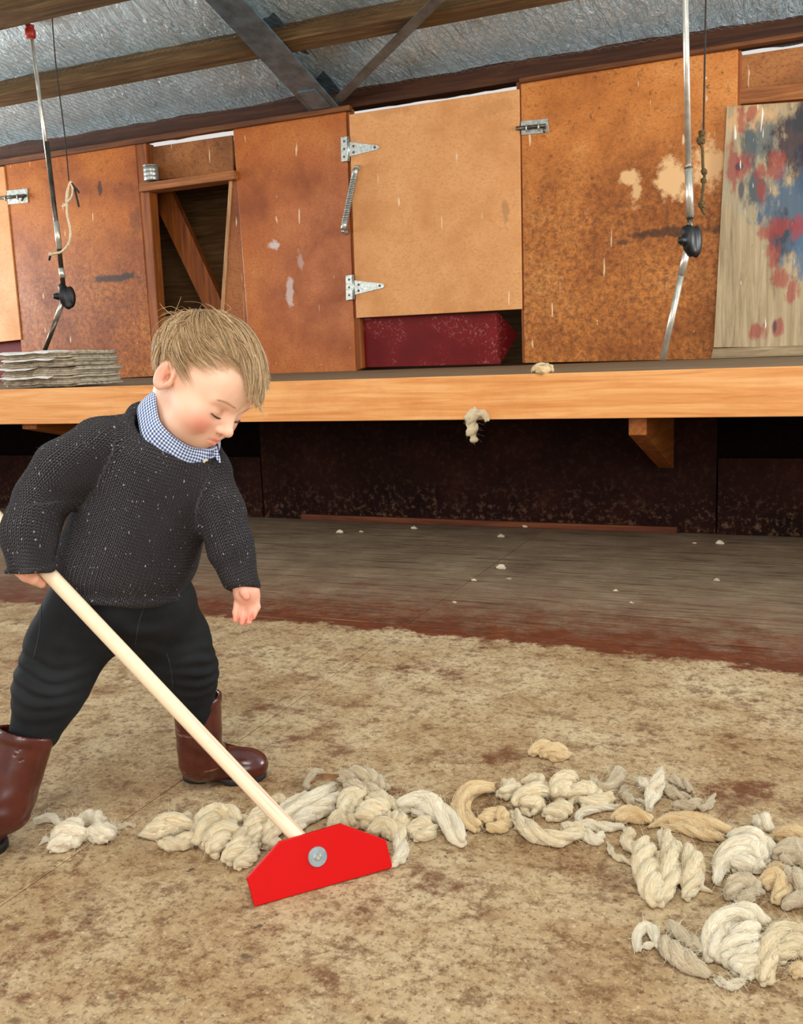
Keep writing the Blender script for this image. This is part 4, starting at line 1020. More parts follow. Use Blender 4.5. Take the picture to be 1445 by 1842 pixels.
q = NK_C+nk1*math.cos(.62)*.072+nk2*math.sin(.62)*.067-NK_A*.016; nb_ = (nk1*math.cos(.62)+nk2*math.sin(.62))+NK_A*.5; nb_ /= np.linalg.norm(nb_)
mk('collar_button', *lathe(q, q+nb_, [(0, .0045), (.0015, .0048), (.0025, .0042), (.0018, .002)], 16), plain('cream_button', (232, 222, 196), .35), o, True)

def drape(c4, off, n=16, m=12):
    V = []; uv = []
    for i in range(n):
        for j in range(m):
            a, b = i/(n-1), j/(m-1); c = [np.array(k, float) for k in c4]
            q = (c[0]*(1-a)+c[1]*a)*(1-b)+(c[3]*(1-a)+c[2]*a)*b
            tt = np.linspace(1.30, 1.60, 401); Pq = np.array([px(q[0], q[1], t) for t in tt]).astype(np.float32); dq = jumper_f(Pq); h = np.nonzero(dq < off)[0]
            V.append(Pq[h[0]] if len(h) else px(q[0], q[1], 1.45)); uv.append((q[0]/1130, q[1]/1130, 0))
    F = [(i*m+j, (i+1)*m+j, (i+1)*m+j+1, i*m+j+1) for i in range(n-1) for j in range(m-1)]
    return np.array(V), F, np.array(uv)
for c4, of in (([(268, 738), (306, 752), (312, 770), (272, 764)], .005), ([(292, 764), (330, 782), (334, 800), (326, 806)], .006), ([(372, 794), (388, 792), (397, 834), (392, 830)], .006)):
    V, F, uv = drape(c4, of); o = mk('collar_flap', V, F, GI, boy, True); vattr(o, 'cloth', uv); md = o.modifiers.new('thick', 'SOLIDIFY'); md.thickness = .0014

# ---- trousers
tf1 = Noise(21, 30.0, 10)
def trous_f(P):
    d = elld(P, px(222, 1085, 1.51), (.112, .092, .075), RT)
    r_ = chain(P, [px(158, 1105, 1.495), px(120, 1165, 1.475), px(92, 1235, 1.455), px(64, 1312, 1.44)], [.066, .060, .052, .0395], .03)
    l_ = chain(P, [px(282, 1105, 1.53), px(312, 1160, 1.55), px(336, 1205, 1.57), px(352, 1285, 1.59)], [.066, .060, .0475, .0335], .03)
    d = smin(d, smin(r_, l_, .022), .035)
    # gathered creases round the knees
    for (x, y, dp, s, k) in ((70, 1225, 1.42, .055, 260), (370, 1210, 1.53, .05, 260), (250, 1150, 1.46, .05, 150)):
        w_ = np.exp(-((P-px(x, y, dp))**2).sum(1)/s**2); d = d+np.sin((P@V3(.25, .95, .1))*k+tf1(P)*3)*.0034*w_
    return d+tf1(P)*.0030
tv, tf_ = surfnet(trous_f, np.minimum(px(0, 1330, 1.44), px(400, 1300, 1.6))-.12, np.maximum(px(400, 1030, 1.62), px(0, 1030, 1.44))+.10, .0036)
TR = M('black_denim', .8, 0, .25); _n = TR.noise(scale=8, detail=5); _w = TR.noise(TR.mapv(TR.pos(), (1, 1, 1), (0, 0, 0), (.5, .3, 0)), 500, 2)
TR.color(TR.mix(TR.ramp(_n, [(.4, 0.0), (.75, .7)]), (15, 16, 18), (38, 42, 46))); TR.bump(_w, .35, .001); TR = TR.m
trou = mkfast('trousers', tv, tf_, TR, boy); tag(trou, 'black denim trousers')
seam = []
for pts in ([(258, 1095), (250, 1120), (243, 1160)], [(300, 1175), (308, 1205), (311, 1240)], [(75, 1085), (70, 1140), (60, 1185)]):
    S = []
    for x, y in spline([np.array([x, y, 0.0]) for x, y in pts], 20)[:, :2]:
        tt = np.linspace(1.32, 1.62, 301); Pq = np.array([px(x, y, t) for t in tt]).astype(np.float32); dq = trous_f(Pq); i = np.nonzero(dq < .0004)[0]
        if len(i): S.append(Pq[i[0]])
    if len(S) > 3: seam.append(tubevf(np.array(S), .0006, 5))
THREAD = plain('grey_thread', (50, 52, 56), .8)
for sm in seam: mk('seam_stitching', *sm, THREAD, trou, True)

# ---- boots
BT = M('brown_rubber_boot', .22, 0, .6); _n = BT.noise(scale=14, detail=5, rough=.6); _s = BT.noise(BT.mapv(BT.pos(), (10, 10, 46), (0, 0, 0), (.2, .1, 0)), 1.6, 3, .5)
_c = BT.ramp(_n, [(.3, (58, 20, 14)), (.7, (88, 34, 24))]); BT.color(BT.mix(BT.ramp(_s, [(.68, 0.0), (.75, .55)]), _c, (150, 108, 92))); BT.rough(BT.ramp(_n, [(.3, .18), (.7, .34)])); BT.bump(_n, .12, .003); BOOTM = BT.m
SOLE = plain('dark_boot_sole', (26, 18, 16), .6)
def boot(top, ankle, heel, toe, solez, topr, ankr):
    sh = top-ankle; sh = sh/np.linalg.norm(sh); ft = toe-heel; FL = np.linalg.norm(ft); ft = ft/FL; up = np.cross(np.cross(ft, sh), ft); up /= np.linalg.norm(up); sd = np.cross(ft, up)
    B3 = np.stack([ft, sd, up]); 
    def f(P):
        d = capd(P, top+sh*.02, ankle, topr, ankr)
        foot = elld(P, heel+ft*FL*.30+up*.034, (.048, .033, .036), B3)
        foot = smin(foot, elld(P, heel+ft*FL*.66+up*.026, (.054, .036, .027), B3), .03)
        foot = smin(foot, elld(P, toe-ft*.030+up*.024, (.031, .030, .023), B3), .02)
        d = smin(d, foot, .03)
        d = smax(d, -((P-(heel+up*.008))@up), .003)
        a_ = ((P-top)@sh); d = smax(d, a_, .003)
        d = smin(d, smax(np.abs(a_+.007)-.007, capd(P, top+sh*.05, ankle, topr+.0022, ankr+.002), .003), .003)
        d = d+np.sin((P@(sh*.9+ft*.4))*210+tf1(P)*3)*.0011*np.exp(-((P-(ankle+sh*.02))**2).sum(1)/.045**2)
        d = smax(d, -capd(P, top+sh*.06, top-sh*.035, topr-.0035, topr-.006), .002)
        return d
    def s(P):
        a_ = (P-heel)@up; d = capd(P, heel+ft*FL*.20+up*.004, heel+ft*FL*.66+up*.004, .033, .037)
        d = smin(d, capd(P, heel+ft*FL*.66+up*.004, toe-ft*.030+up*.005, .037, .031), .01)
        d = smax(d, np.abs(a_-.006)-.0075, .002)
        notch = np.maximum(np.abs((P-heel)@ft-FL*.44)-.020, a_-.005); return smax(d, -notch, .003)
    lo = np.minimum.reduce([top, heel, toe])-.075; hi = np.maximum.reduce([top, heel, toe])+.075
    e = empty('boot', heel); e.parent = boy; e.location = tuple(heel-BASE)
    mkfast('boot_upper', *surfnet(f, lo, hi, .0030), BOOTM, e); mkfast('boot_sole', *surfnet(s, lo, hi, .0030), SOLE, e)
    return e
fh = onz(330, 1401, 0); ftoe = onz(476, 1404, 0)
boot(px(354, 1251, 1.60), px(361, 1366, 1.605), fh+V3(0, .0, -.012), ftoe+V3(0, 0, -.012), 0, .0425, .0395)
bh = onz(-22, 1520, 0); btoe = bh+V3(-.02, .0, .125)+RH*.01
boot(px(48, 1316, 1.43), px(12, 1452, 1.40), px(6, 1512, 1.43)*[1, 1, 0]+UH*.004, px(6, 1512, 1.43)*[1, 1, 0]+V3(-.085, .004, .115), 0, .0445, .040)

# ================================================================== THE SCRAPER
scr = empty('floor_scraper', (SB0+SB1)/2*[1, 1, 0], 'bright red paddle scraper with a pale wooden pole held by the child', 'scraper')
aw = np.cross(UH, EX)
if aw@TH > 0: aw = -aw
upv = UH*math.cos(.30)+aw*math.sin(.30)                    # the plate leans back a little
pn = np.cross(EX, upv)
if pn@TH < 0: pn = -pn
def onplate(x, y): return onplane(x, y, (SB0+SB1)/2, pn)
outline = [onplate(x, y) for x, y in ((615, 1482), (695, 1511), (707, 1561), (459, 1631), (445, 1580), (503, 1515))]
RED = M('red_plastic_plate', .38, 0, .4); RED.color((196, 0, 0)); RED.b.inputs['Specular IOR Level'].default_value = .2; RED.b.inputs['Roughness'].default_value = .5; RED.bump(RED.noise(scale=200, detail=2), .05, .0005); RED = RED.m
V, F = prism(outline, -pn*.009); bevel(mk('plate', V, F, RED, scr), .0012)
bp = onplate(571, 1541)
POLE = M('pale_pine_pole', .55); _g = POLE.noise(POLE.mapv(POLE.pos(), (120, 120, 120)), 1.0, 2); 
a1_ = HD; m_ = POLE.sep(POLE.attr('grain')); _st = POLE.noise(POLE.mapv(POLE.attr('grain'), (1.2, 90, 1)), 1.0, 3, .6)
POLE.color(POLE.mix(POLE.ramp(_st, [(.58, 0.0), (.64, .75), (.67, 0.15)]), POLE.ramp(_st, [(.3, (232, 204, 168)), (.7, (246, 226, 196))]), (196, 134, 98))); POLE = POLE.m
pa = bp-pn*.0095; GRIP2 = GRIP; pd = GRIP2-pa; pd /= np.linalg.norm(pd); pend = pa+pd*.98
pts = [pa+pd*t for t in np.linspace(-.002, .98, 24)]; V, F = tubevf(pts, [.0112]*23+[.009], 20); o = mk('pole', V, F, POLE, scr, True)
kk = np.arange(len(V)); vattr(o, 'grain', np.stack([(kk//20)*.041, np.cos((kk % 20)/20*6.283)*.011+np.sin((kk % 20)/20*6.283)*.004, 0*kk], -1))
w_ = mk('washer', *lathe(bp, bp+pn, [(0, .0142), (.0012, .0145), (.0022, .0138), (.0022, .004)], 28), plain('zinc_washer', (168, 182, 188), .35, .8, .1, 60, .05), scr)
mk('screw_head', *lathe(bp+pn*.0022, bp+pn, [(0, .0056), (.002, .0056), (.0035, .004)], 6), METAL, scr)

# ================================================================== WOOL
def wool_mat(name, lo, mid, hi, tint):
    m = M(name, .9, 0, .1); p = m.attr('lock')
    big = m.noise(scale=26, detail=4, rough=.6); st = m.noise(m.mapv(p, (26, 2.2, 1)), 2.0, 4, .6, .8); fine = m.noise(scale=330, detail=3, rough=.6, dist=.4)
    c = m.ramp(st, [(.30, lo), (.48, mid), (.68, hi)]); c = m.mix(m.ramp(big, [(.5, 0.0), (.78, .6)]), c, tint)  # lo puts the shadow between strands into the wool colour
    m.color(c); m.bump(st, .7, .004); m.bump(fine, .45, .0016)
    m.b.inputs['Subsurface Weight'].default_value = .15; m.b.inputs['Subsurface Radius'].default_value = (1, .8, .55); m.b.inputs['Subsurface Scale'].default_value = .006
    m.b.inputs['Sheen Weight'].default_value = .2
    return m.m
WM = dict(cream=wool_mat('cream_wool', (176, 146, 100), (236, 216, 176), (248, 236, 206), (230, 196, 136)),
          white=wool_mat('pale_wool', (188, 166, 126), (242, 228, 198), (252, 244, 224), (234, 212, 170)),
          yellow=wool_mat('yellowed_wool', (196, 152, 98), (230, 198, 144), (244, 220, 174), (206, 158, 98)),
          grey=wool_mat('greyish_wool', (166, 144, 112), (206, 186, 152), (228, 212, 182), (176, 148, 108)))
FIB = plain('wool_fibre', (236, 222, 192), .8, 0, .08, 50, .1)
FLAKES = plain('dark_chaff', (52, 36, 24), .8)
WCOUNT = [0]
def wool(label, strokes, mat='cream', group=None, fuzz=130, res=.0022, place=None, name='wool_tuft', twist=1.0, cat='wool'):
    """strokes: list of [(px, py, radius px, lift m), ...]: fat rolled locks lying on the floor"""
    WCOUNT[0] += 1; g_ = np.random.default_rng(100+WCOUNT[0]); S = []
    for st in strokes:
        pts, rs = [], []
        for k in st:
            x, y, rp = k[0], k[1], k[2]; lift = k[3] if len(k) > 3 else 0
            if place is None:
                b = onz(x, y, 0); dep = (b-CAM)@_f; r = rp*1.1*dep/FPX; pts.append(onz(x, y, r*.8+lift))
            else:
                b = place(x, y); dep = (b-CAM)@_f; r = rp*dep/FPX; pts.append(b-FH*r*.6+UH*lift)
            rs.append(r)
        n = max(6, int(4*len(st))); P = spline(np.array(pts), n); R = np.interp(np.linspace(0, 1, n), np.linspace(0, 1, len(rs)), rs)
        # a lock is several strands wound round one another
        T = np.gradient(P, axis=0); T /= np.linalg.norm(T, axis=1)[:, None]+1e-9; Nn = np.cross(T, [.2, .1, 1.0]); Nn /= np.linalg.norm(Nn, axis=1)[:, None]+1e-9; Bb = np.cross(T, Nn)
        ns = 3 if R.mean() > .006 else 2; ph0 = g_.uniform(0, 6.28); tw = g_.uniform(1.0, 2.6)*twist
        env = np.sin(np.linspace(.12, math.pi-.12, n))**.35
        for i in range(ns):
            a = ph0+i*2*math.pi/ns+np.linspace(0, tw*math.pi, n)+g_.normal(0, .25)
            o_ = R*.52*(.8+.4*g_.uniform())
            Q = P+(Nn*np.cos(a)[:, None]+Bb*np.sin(a)[:, None]*.9)*o_[:, None]
            q = R*.55*(.85+.35*g_.uniform())*(.55+.45*env)
            Q[:, 2] = np.maximum(Q[:, 2], q*.75) if place is None else Q[:, 2]
            S.append((Q.astype(np.float32), q))
        if R.mean() > .005:
            for i in range(4):
                i0 = int(g_.uniform(0, n*.45)); i1 = min(n, i0+max(4, int(n*g_.uniform(.4, .7)))); m2 = i1-i0
                if m2 < 4: continue
                a = g_.uniform(0, 6.28)+np.linspace(0, g_.uniform(-3, 3), m2)+np.sin(np.linspace(0, g_.uniform(4, 12), m2))*.5
                Q = P[i0:i1]+(Nn[i0:i1]*np.cos(a)[:, None]+Bb[i0:i1]*np.abs(np.sin(a))[:, None])*(R[i0:i1]*1.0)[:, None]
                q = np.maximum(R[i0:i1]*g_.uniform(.15, .26), .0016); Q[:, 2] = np.maximum(Q[:, 2], q*.8) if place is None else Q[:, 2]
                S.append((Q.astype(np.float32), q))
    rm = float(np.mean([q.mean() for _, q in S if q.mean() > .0024] or [q.mean() for _, q in S])); nz = Noise(200+WCOUNT[0], 1.1/rm, 9); nz2 = Noise(300+WCOUNT[0], 3.2/rm, 9)
    def f(P):
        d = None
        w = P+np.stack([nz(P), nz(P[:, [1, 2, 0]]), nz(P[:, [2, 0, 1]])*.6], -1)*rm*.28
        for Q, q in S:
            for i in range(len(Q)-1):
                e = capd(w, Q[i], Q[i+1], q[i], q[i+1]); d = e if d is None else smin(d, e, rm*.22)
        d = d+nz2(P)*rm*.09
        return smax(d, -(P[:, 2]-.0005), .002) if place is None else d
    A = np.vstack([Q for Q, _ in S]); mr = max(q.max() for _, q in S)+rm*.6
    V, F = surfnet(f, A.min(0)-mr, A.max(0)+mr, res)
    org = A.mean(0)*[1, 1, 0] if place is None else A.mean(0)
    e = empty(name, org, label, cat, group)
    o = mkfast('fleece', V, F, WM[mat], e)
    # lock direction coordinates for the fibre shading
    best = np.full(len(V), 1e9); uv = np.zeros((len(V), 3))
    for si, (Q, q) in enumerate(S):
        L = np.concatenate([[0], np.cumsum(np.linalg.norm(np.diff(Q, axis=0), axis=1))])
        dd = ((V[:, None]-Q[None])**2).sum(2); j = dd.argmin(1); m_ = dd[np.arange(len(V)), j] < best; best = np.where(m_, dd[np.arange(len(V)), j], best)
        T = np.gradient(Q, axis=0); T /= np.linalg.norm(T, axis=1)[:, None]+1e-9; n_ = np.cross(T, [0, 0, 1.0]); n_ /= np.linalg.norm(n_, axis=1)[:, None]+1e-9; b_2 = np.cross(T, n_)
        rel = V-Q[j]; uu = np.arctan2((rel*b_2[j]).sum(1), (rel*n_[j]).sum(1))*.25+si*3.1; vv = L[j]*10+(rel*T[j]).sum(1)*10
        uv[m_] = np.stack([uu, vv, 0*uu], -1)[m_]
    vattr(o, 'lock', uv)
    if fuzz:
        nrm = np.empty(len(o.data.vertices)*3, np.float32); o.data.vertices.foreach_get('normal', nrm); nrm = nrm.reshape(-1, 3)
        ok = np.nonzero(V[:, 2] > .004)[0] if place is None else np.arange(len(V)); ii = g_.choice(ok, fuzz); s0 = V[ii]
        d0 = nrm[ii]*.3+g_.normal(size=(fuzz, 3))*.8; d0 /= np.linalg.norm(d0, axis=1)[:, None]; ln = g_.uniform(.5, 1.9, fuzz)[:, None]*min(.016, rm*1.5)
        crv = g_.normal(size=(fuzz, 3))*1.1; path = [s0-d0*ln*.1]
        for k in range(1, 6): t = k/5; path.append(s0+d0*ln*t+crv*ln*t*t*.8-UH*ln*t*t*.35)
        path = np.stack(path, 1); ext = []
        for Q, q in S:
            if q.mean() < .0035: continue
            T = np.gradient(Q, axis=0); T /= np.linalg.norm(T, axis=1)[:, None]+1e-9; n_ = np.cross(T, [0, 0, 1.0]); n_ /= np.linalg.norm(n_, axis=1)[:, None]+1e-9; b_2 = np.cross(T, n_)
            L = np.linalg.norm(np.diff(Q, axis=0), axis=1).sum()
            for k in range(12):
                t0 = g_.uniform(-.05, .6); t1 = min(1.06, t0+g_.uniform(.25, .6)); tt = np.linspace(t0, t1, 18); ci = np.clip(tt, 0, 1)*(len(Q)-1)
                I_ = lambda A: np.stack([np.interp(ci, np.arange(len(Q)), A[:, c_]) for c_ in range(3)], -1)
                a = g_.uniform(-.4, 3.5)+np.linspace(0, g_.uniform(-1.5, 1.5), 18)+np.sin(np.linspace(0, (t1-t0)*L*g_.uniform(150, 320), 18))*.16
                rr2 = np.interp(ci, np.arange(len(Q)), q)*g_.uniform(.98, 1.14)
                ext.append(I_(Q)+(I_(n_)*np.cos(a)[:, None]-I_(b_2)*np.sin(a)[:, None]*np.sign(b_2[:, 2].mean()+1e-9)*-1)*rr2[:, None]+I_(T)*((tt-np.clip(tt, 0, 1))*L)[:, None])
        if ext and place is None:
            ex = np.array(ext); ex[..., 2] = np.maximum(ex[..., 2], .0008)
            so = mkfast('fine_strands', *many_tubes(ex, .00065, .0003), WM[mat], e); tag(so, None, None, None, 'stuff')
        if place is None: path[..., 2] = np.maximum(path[..., 2], .0006)
        fo = mkfast('loose_fibres', *many_tubes(path, .0002, .00007), FIB, e); tag(fo, None, None, None, 'stuff')
    return e
GP = 'wool locks swept across the floor'
# --- by the child's boots and in front of the scraper
wool('flat pale wool tuft lying beside the child\'s rear boot', [[(92, 1528, 10), (118, 1505, 22), (140, 1492, 24)], [(165, 1500, 17), (190, 1497, 17), (205, 1492, 10)], [(140, 1478, 9), (165, 1470, 12), (185, 1480, 10)], [(62, 1478, 6), (88, 1470, 8), (112, 1482, 7)], [(72, 1520, 4), (85, 1508, 5), (96, 1525, 4)]], 'white', GP, 420)
wool('thin wispy strand of wool trailing between two tufts at left', [[(196, 1482, 4), (215, 1487, 5), (232, 1484, 4), (244, 1488, 3)]], 'grey', GP, 200)
wool('pointed cream wool lock at the left end of the scraper pile', [[(252, 1503, 5), (280, 1494, 16), (312, 1484, 20), (342, 1478, 18)], [(292, 1517, 11), (318, 1518, 12), (345, 1508, 14)]], 'cream', GP, 160)
wool('round curly wool clump left of the scraper plate', [[(366, 1515, 17), (372, 1480, 20), (402, 1464, 20), (432, 1478, 18)], [(382, 1532, 17), (398, 1505, 22), (420, 1492, 20)], [(410, 1548, 13), (430, 1525, 18), (440, 1500, 17)], [(428, 1558, 11), (445, 1545, 13), (458, 1525, 12)]], 'cream', GP, 260)
wool('tangled cream wool behind the lower end of the pole', [[(455, 1520, 14), (458, 1490, 18), (470, 1462, 16)], [(482, 1518, 14), (492, 1490, 16), (486, 1466, 14)], [(490, 1440, 9), (504, 1438, 9), (514, 1448, 7)]], 'cream', GP, 180)
wool('long streaky wool lock slanting up behind the scraper', [[(508, 1478, 15), (535, 1456, 16), (565, 1436, 14), (598, 1414, 11)], [(520, 1494, 11), (550, 1470, 14), (585, 1452, 13), (606, 1432, 10)], [(500, 1462, 8), (525, 1445, 9), (552, 1428, 7)]], 'white', GP, 220)
wool('grey flattened wool at the back of the scraper pile', [[(550, 1418, 7), (562, 1392, 6), (580, 1388, 6)], [(612, 1400, 14), (640, 1396, 17), (672, 1402, 16), (692, 1418, 12)], [(626, 1416, 13), (655, 1420, 16), (684, 1428, 12)]], 'grey', GP, 320)
wool('curled cream wool ball above the peak of the scraper plate', [[(622, 1466, 16), (626, 1440, 15), (646, 1432, 15), (642, 1452, 11)], [(648, 1476, 18), (668, 1462, 21), (690, 1450, 18)], [(600, 1488, 12), (612, 1470, 13), (640, 1482, 13)]], 'cream', GP, 220)
wool('thick rolled wool lock over the right shoulder of the scraper', [[(664, 1438, 12), (690, 1440, 13), (716, 1452, 11)], [(670, 1498, 14), (692, 1486, 17), (714, 1496, 16), (722, 1516, 12)], [(700, 1468, 12), (722, 1478, 14), (735, 1496, 11)]], 'cream', GP, 180)
wool('wisp of wool curling round the right end of the red plate', [[(712, 1500, 11), (722, 1522, 11), (716, 1546, 9), (704, 1560, 4)], [(722, 1510, 8), (729, 1530, 7), (722, 1552, 5)]], 'white', GP, 220)
wool('long paw shaped wool lock reaching right from the scraper pile', [[(720, 1452, 13), (752, 1444, 17), (785, 1452, 19), (806, 1475, 16), (822, 1500, 15), (832, 1514, 12)], [(745, 1460, 10), (772, 1466, 12), (796, 1478, 10)]], 'white', GP, 200)
wool('small cream wool knob under the paw shaped lock', [[(738, 1500, 12), (752, 1486, 15), (772, 1482, 14)], [(748, 1508, 9), (768, 1500, 11), (782, 1490, 9)]], 'cream', GP, 120)
# --- second pile, to the right
wool('crescent of yellowed wool at the left end of the right pile', [[(884, 1418, 11), (850, 1424, 16), (832, 1448, 15), (838, 1474, 14), (858, 1488, 12)], [(870, 1478, 13), (892, 1462, 14), (908, 1476, 13)], [(878, 1490, 9), (902, 1486, 11), (920, 1480, 7)]], 'yellow', GP, 170)
wool('round pale wool ball near the left of the right pile', [[(906, 1430, 13), (922, 1414, 13), (908, 1408, 9)], [(938, 1448, 20), (958, 1434, 23), (972, 1422, 19)], [(945, 1412, 11), (966, 1404, 11), (980, 1418, 9)]], 'cream', GP, 150)
wool('curved wool lock along the near edge of the right pile', [[(926, 1462, 10), (944, 1484, 14), (970, 1502, 15), (1004, 1510, 14), (1038, 1500, 13)], [(984, 1466, 13), (1006, 1458, 15), (1022, 1454, 13)], [(1015, 1488, 11), (1042, 1494, 12), (1066, 1508, 10)]], 'cream', GP, 170)
wool('pair of blunt wool lumps at the back of the right pile', [[(1008, 1432, 20), (1014, 1408, 18), (1030, 1398, 14)], [(1036, 1430, 17), (1058, 1422, 17), (1078, 1436, 14)], [(1048, 1446, 12), (1076, 1442, 13), (1102, 1434, 10)]], 'cream', GP, 150)
wool('snail curl of wool at the top of the right pile', [[(1066, 1402, 8), (1072, 1416, 9), (1094, 1420, 10), (1108, 1404, 11), (1112, 1388, 10), (1124, 1392, 8)], [(1122, 1418, 8), (1128, 1432, 9), (1136, 1444, 8)]], 'grey', GP, 130)
wool('white hooked strand of wool in the middle of the right pile', [[(1112, 1452, 6), (1078, 1454, 7), (1044, 1464, 7), (1040, 1478, 6)]], 'white', GP, 90, .0022)
wool('twisted wool lock pointing right in the middle of the right pile', [[(1030, 1492, 8), (1058, 1484, 10), (1090, 1488, 9), (1122, 1488, 6)], [(1056, 1504, 10), (1074, 1512, 9), (1082, 1500, 8)]], 'white', GP, 140)
wool('small dull wool lump right of the hooked strand', [[(1108, 1474, 12), (1130, 1464, 15), (1156, 1470, 13), (1172, 1476, 9)]], 'yellow', GP, 110)
wool('bright white wisp standing up from the right pile', [[(1190, 1382, 4, .03), (1184, 1404, 10, .02), (1174, 1428, 13), (1168, 1456, 7)], [(1146, 1400, 4, .01), (1160, 1408, 8, .015), (1172, 1420, 9)], [(1140, 1436, 3), (1156, 1442, 4), (1168, 1448, 5)]], 'white', GP, 220, .0022)
wool('grey wool locks behind the bright white wisp', [[(1196, 1412, 9), (1214, 1428, 10), (1240, 1438, 8)], [(1206, 1402, 8), (1228, 1408, 9), (1244, 1424, 7)], [(1214, 1452, 9), (1240, 1450, 10), (1256, 1440, 8)], [(1262, 1456, 7), (1276, 1446, 7), (1286, 1430, 5)]], 'grey', GP, 200)
wool('long straw coloured wool lock lying across the right pile', [[(1166, 1488, 4), (1200, 1474, 11), (1240, 1476, 14), (1280, 1488, 15), (1312, 1496, 13)], [(1190, 1488, 6), (1228, 1490, 9), (1270, 1502, 11), (1300, 1508, 9)]], 'yellow', GP, 260)
wool('large many fingered wool clump at the near left of the right pile', [[(1134, 1492, 9, .02), (1128, 1516, 10), (1150, 1532, 12)], [(1094, 1516, 4), (1108, 1540, 6), (1138, 1552, 7)], [(1164, 1520, 16), (1160, 1556, 19), (1170, 1592, 19), (1184, 1622, 15)], [(1196, 1500, 15), (1206, 1536, 18), (1206, 1580, 18), (1194, 1616, 14)], [(1226, 1524, 17), (1244, 1548, 17), (1246, 1588, 15), (1234, 1614, 10)], [(1236, 1608, 5), (1260, 1598, 5), (1280, 1606, 4)]], 'cream', GP, 320)
wool('arched pale wool lock draped near the right edge', [[(1290, 1588, 8), (1298, 1556, 14), (1324, 1534, 19), (1354, 1524, 20), (1376, 1546, 14)], [(1318, 1560, 13), (1346, 1552, 15), (1372, 1562, 11)], [(1318, 1510, 15), (1350, 1506, 18), (1376, 1516, 14), (1386, 1540, 9)]], 'white', GP, 220)
wool('small curled wool lock below the arched one', [[(1312, 1612, 11), (1328, 1590, 14), (1352, 1588, 14), (1366, 1606, 10)], [(1330, 1628, 9), (1346, 1612, 11), (1362, 1604, 9)]], 'grey', GP, 150)
wool('brownish wool tuft near the right edge', [[(1376, 1592, 12), (1396, 1580, 15), (1410, 1600, 13), (1396, 1620, 10)], [(1384, 1566, 9), (1404, 1560, 9), (1416, 1576, 8)]], 'yellow', GP, 220)
wool('dull wool mass cut off by the right edge', [[(1402, 1540, 17), (1436, 1530, 20), (1470, 1548, 20)], [(1420, 1570, 15), (1448, 1590, 18), (1470, 1610, 16)], [(1412, 1632, 9), (1438, 1616, 14), (1462, 1630, 12)]], 'grey', GP, 180)
wool('rounded cream wool roll at the upper right edge', [[(1396, 1508, 9), (1426, 1502, 14), (1470, 1506, 16)]], 'yellow', GP, 90)
wool('small white wool ball at the back right of the pile', [[(1362, 1474, 10), (1374, 1478, 15), (1386, 1492, 9)]], 'white', GP, 110)
# --- nearest clumps, bottom right
wool('hook of white wool at the near left of the bottom clump', [[(1148, 1708, 7), (1150, 1682, 9), (1166, 1668, 9), (1180, 1684, 9), (1188, 1704, 9)], [(1160, 1704, 6), (1176, 1698, 7)]], 'white', GP, 130)
wool('flattened wool lock with dark chaff in the bottom clump', [[(1196, 1696, 14), (1218, 1718, 17), (1250, 1740, 14), (1276, 1752, 8)], [(1206, 1666, 11), (1238, 1690, 12), (1268, 1712, 9)]], 'grey', GP, 160)
wool('big pale folded wool clump nearest the camera', [[(1282, 1722, 15), (1288, 1680, 18), (1312, 1652, 19), (1346, 1646, 20), (1376, 1662, 15)], [(1300, 1726, 16), (1330, 1700, 22), (1356, 1676, 20)], [(1322, 1742, 15), (1346, 1728, 18), (1362, 1706, 15)], [(1344, 1756, 11), (1356, 1738, 12), (1352, 1716, 11)]], 'white', GP, 340)
wool('drooping cream wool lock beside the big folded clump', [[(1376, 1764, 14), (1382, 1730, 17), (1390, 1696, 18), (1412, 1676, 16), (1446, 1674, 15)], [(1406, 1722, 15), (1430, 1702, 18), (1462, 1700, 16)], [(1412, 1690, 11), (1436, 1690, 12), (1455, 1720, 12)]], 'cream', GP, 260)
wool('frayed strand of wool under the big folded clump', [[(1286, 1760, 5), (1312, 1772, 9), (1340, 1766, 7)]], 'white', GP, 220)
wool('small round wool ball at the bottom right edge', [[(1428, 1752, 10), (1440, 1744, 12), (1452, 1754, 10)]], 'yellow', GP, 90)
wool('single small curly wool tuft alone on the floor behind the piles', [[(958, 1356, 8), (970, 1345, 11), (984, 1340, 12)], [(978, 1358, 10), (998, 1350, 12), (1016, 1350, 10)], [(990, 1362, 8), (1008, 1360, 9), (1026, 1356, 5)]], 'yellow', GP, 130)
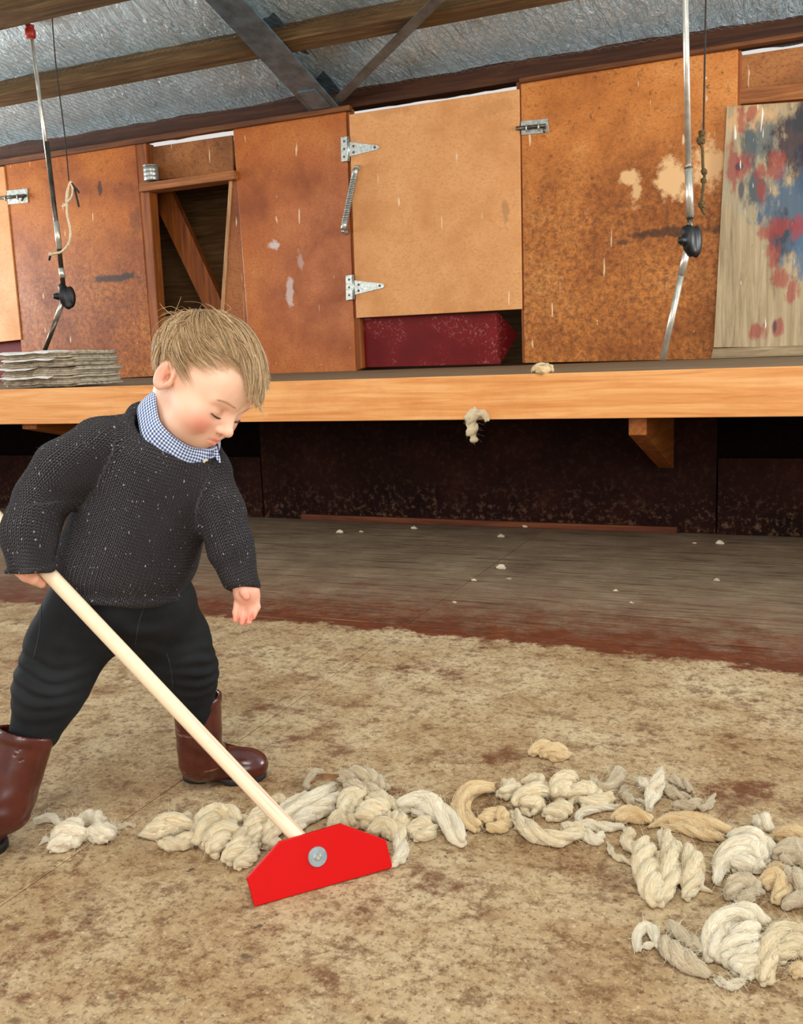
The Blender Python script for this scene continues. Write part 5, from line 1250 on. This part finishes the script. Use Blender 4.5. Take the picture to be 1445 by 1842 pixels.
# --- on the platform
wool('wool scrap hanging over the pale platform edge', [[(846, 772, 7), (848, 750, 11), (856, 738, 10)], [(846, 782, 9), (852, 764, 9)], [(858, 745, 8), (870, 742, 6), (876, 756, 6)], [(848, 792, 5), (856, 788, 6)]], 'cream', 'wool scraps on the platform', 160, .004, lambda x, y: onY(x, y, YF-.004))
wool('small wool scrap lying on the platform by the right panel', [[(962, 662, 8), (975, 659, 10), (990, 661, 9)], [(970, 664, 8), (984, 663, 8)]], 'yellow', 'wool scraps on the platform', 60, .006, lambda x, y: onz(x, y+2, ZT+.012))
# --- tiny scraps on the dark strip
GS = 'tiny wool scraps on the dark floor strip'
for i, (x, y, r, lab) in enumerate(((612, 957, 6, 'tiny wool scrap near the left end of the kickboard strip'), (650, 957, 4, 'faint wool wisp beside the scrap near the kickboard'), (745, 950, 5, 'tiny grey wool scrap against the base strip left of centre'), (944, 947, 6, 'tiny wool scrap against the base strip near the middle'),
                              (902, 965, 6, 'flat white wool fleck just in front of the base strip'), (902, 1021, 8, 'white wool scrap in the middle of the dark strip'), (853, 1044, 5, 'small pale wool fleck left of the middle scrap'), (916, 1042, 4, 'small pale wool fleck below the middle scrap'),
                              (1107, 1063, 5, 'round white wool fleck right of centre on the dark strip'), (1136, 1085, 4, 'small wool fleck near the front of the dark strip'), (1290, 1044, 6, 'white wool fleck at the right of the dark strip'), (1296, 977, 7, 'wool scrap by the seam of the right kickboard'), (818, 1084, 4, 'flat white fleck at the front of the dark strip'), (1250, 978, 4, 'faint wool wisp left of the right kickboard seam'))):
    wool(lab, [[(x-r, y, r*.35), (x, y-1, r*.6), (x+r*.9, y+1, r*.35)]], 'grey' if i % 3 == 1 else 'white', GS, 24, .0035)
# dry leaf caught in the pile
LEAF = plain('dry_brown_leaf', (132, 88, 52), .7, 0, .25, 60, .3)
c = onz(584, 1402, .03); n_ = 9; V = []; F = []
for i in range(n_):
    t = i/(n_-1); w = .011*math.sin(math.pi*min(1, t*.95+.03))**.8
    for j in (-1, 0, 1): V.append(c+RH*(t-.5)*.05+UH*((t-.5)*.016+abs(j)*.004+.004*math.sin(t*5))+TH*(w*j))
for i in range(n_-1):
    for j in (0, 1): k = i*3+j; F.append((k, k+1, k+4, k+3))
o = mk('dry_leaf', V, F, LEAF, None, True, origin=c); md = o.modifiers.new('t', 'SOLIDIFY'); md.thickness = .0008; tag(o, 'curled dry brown leaf caught in the grey wool behind the scraper', 'leaf')
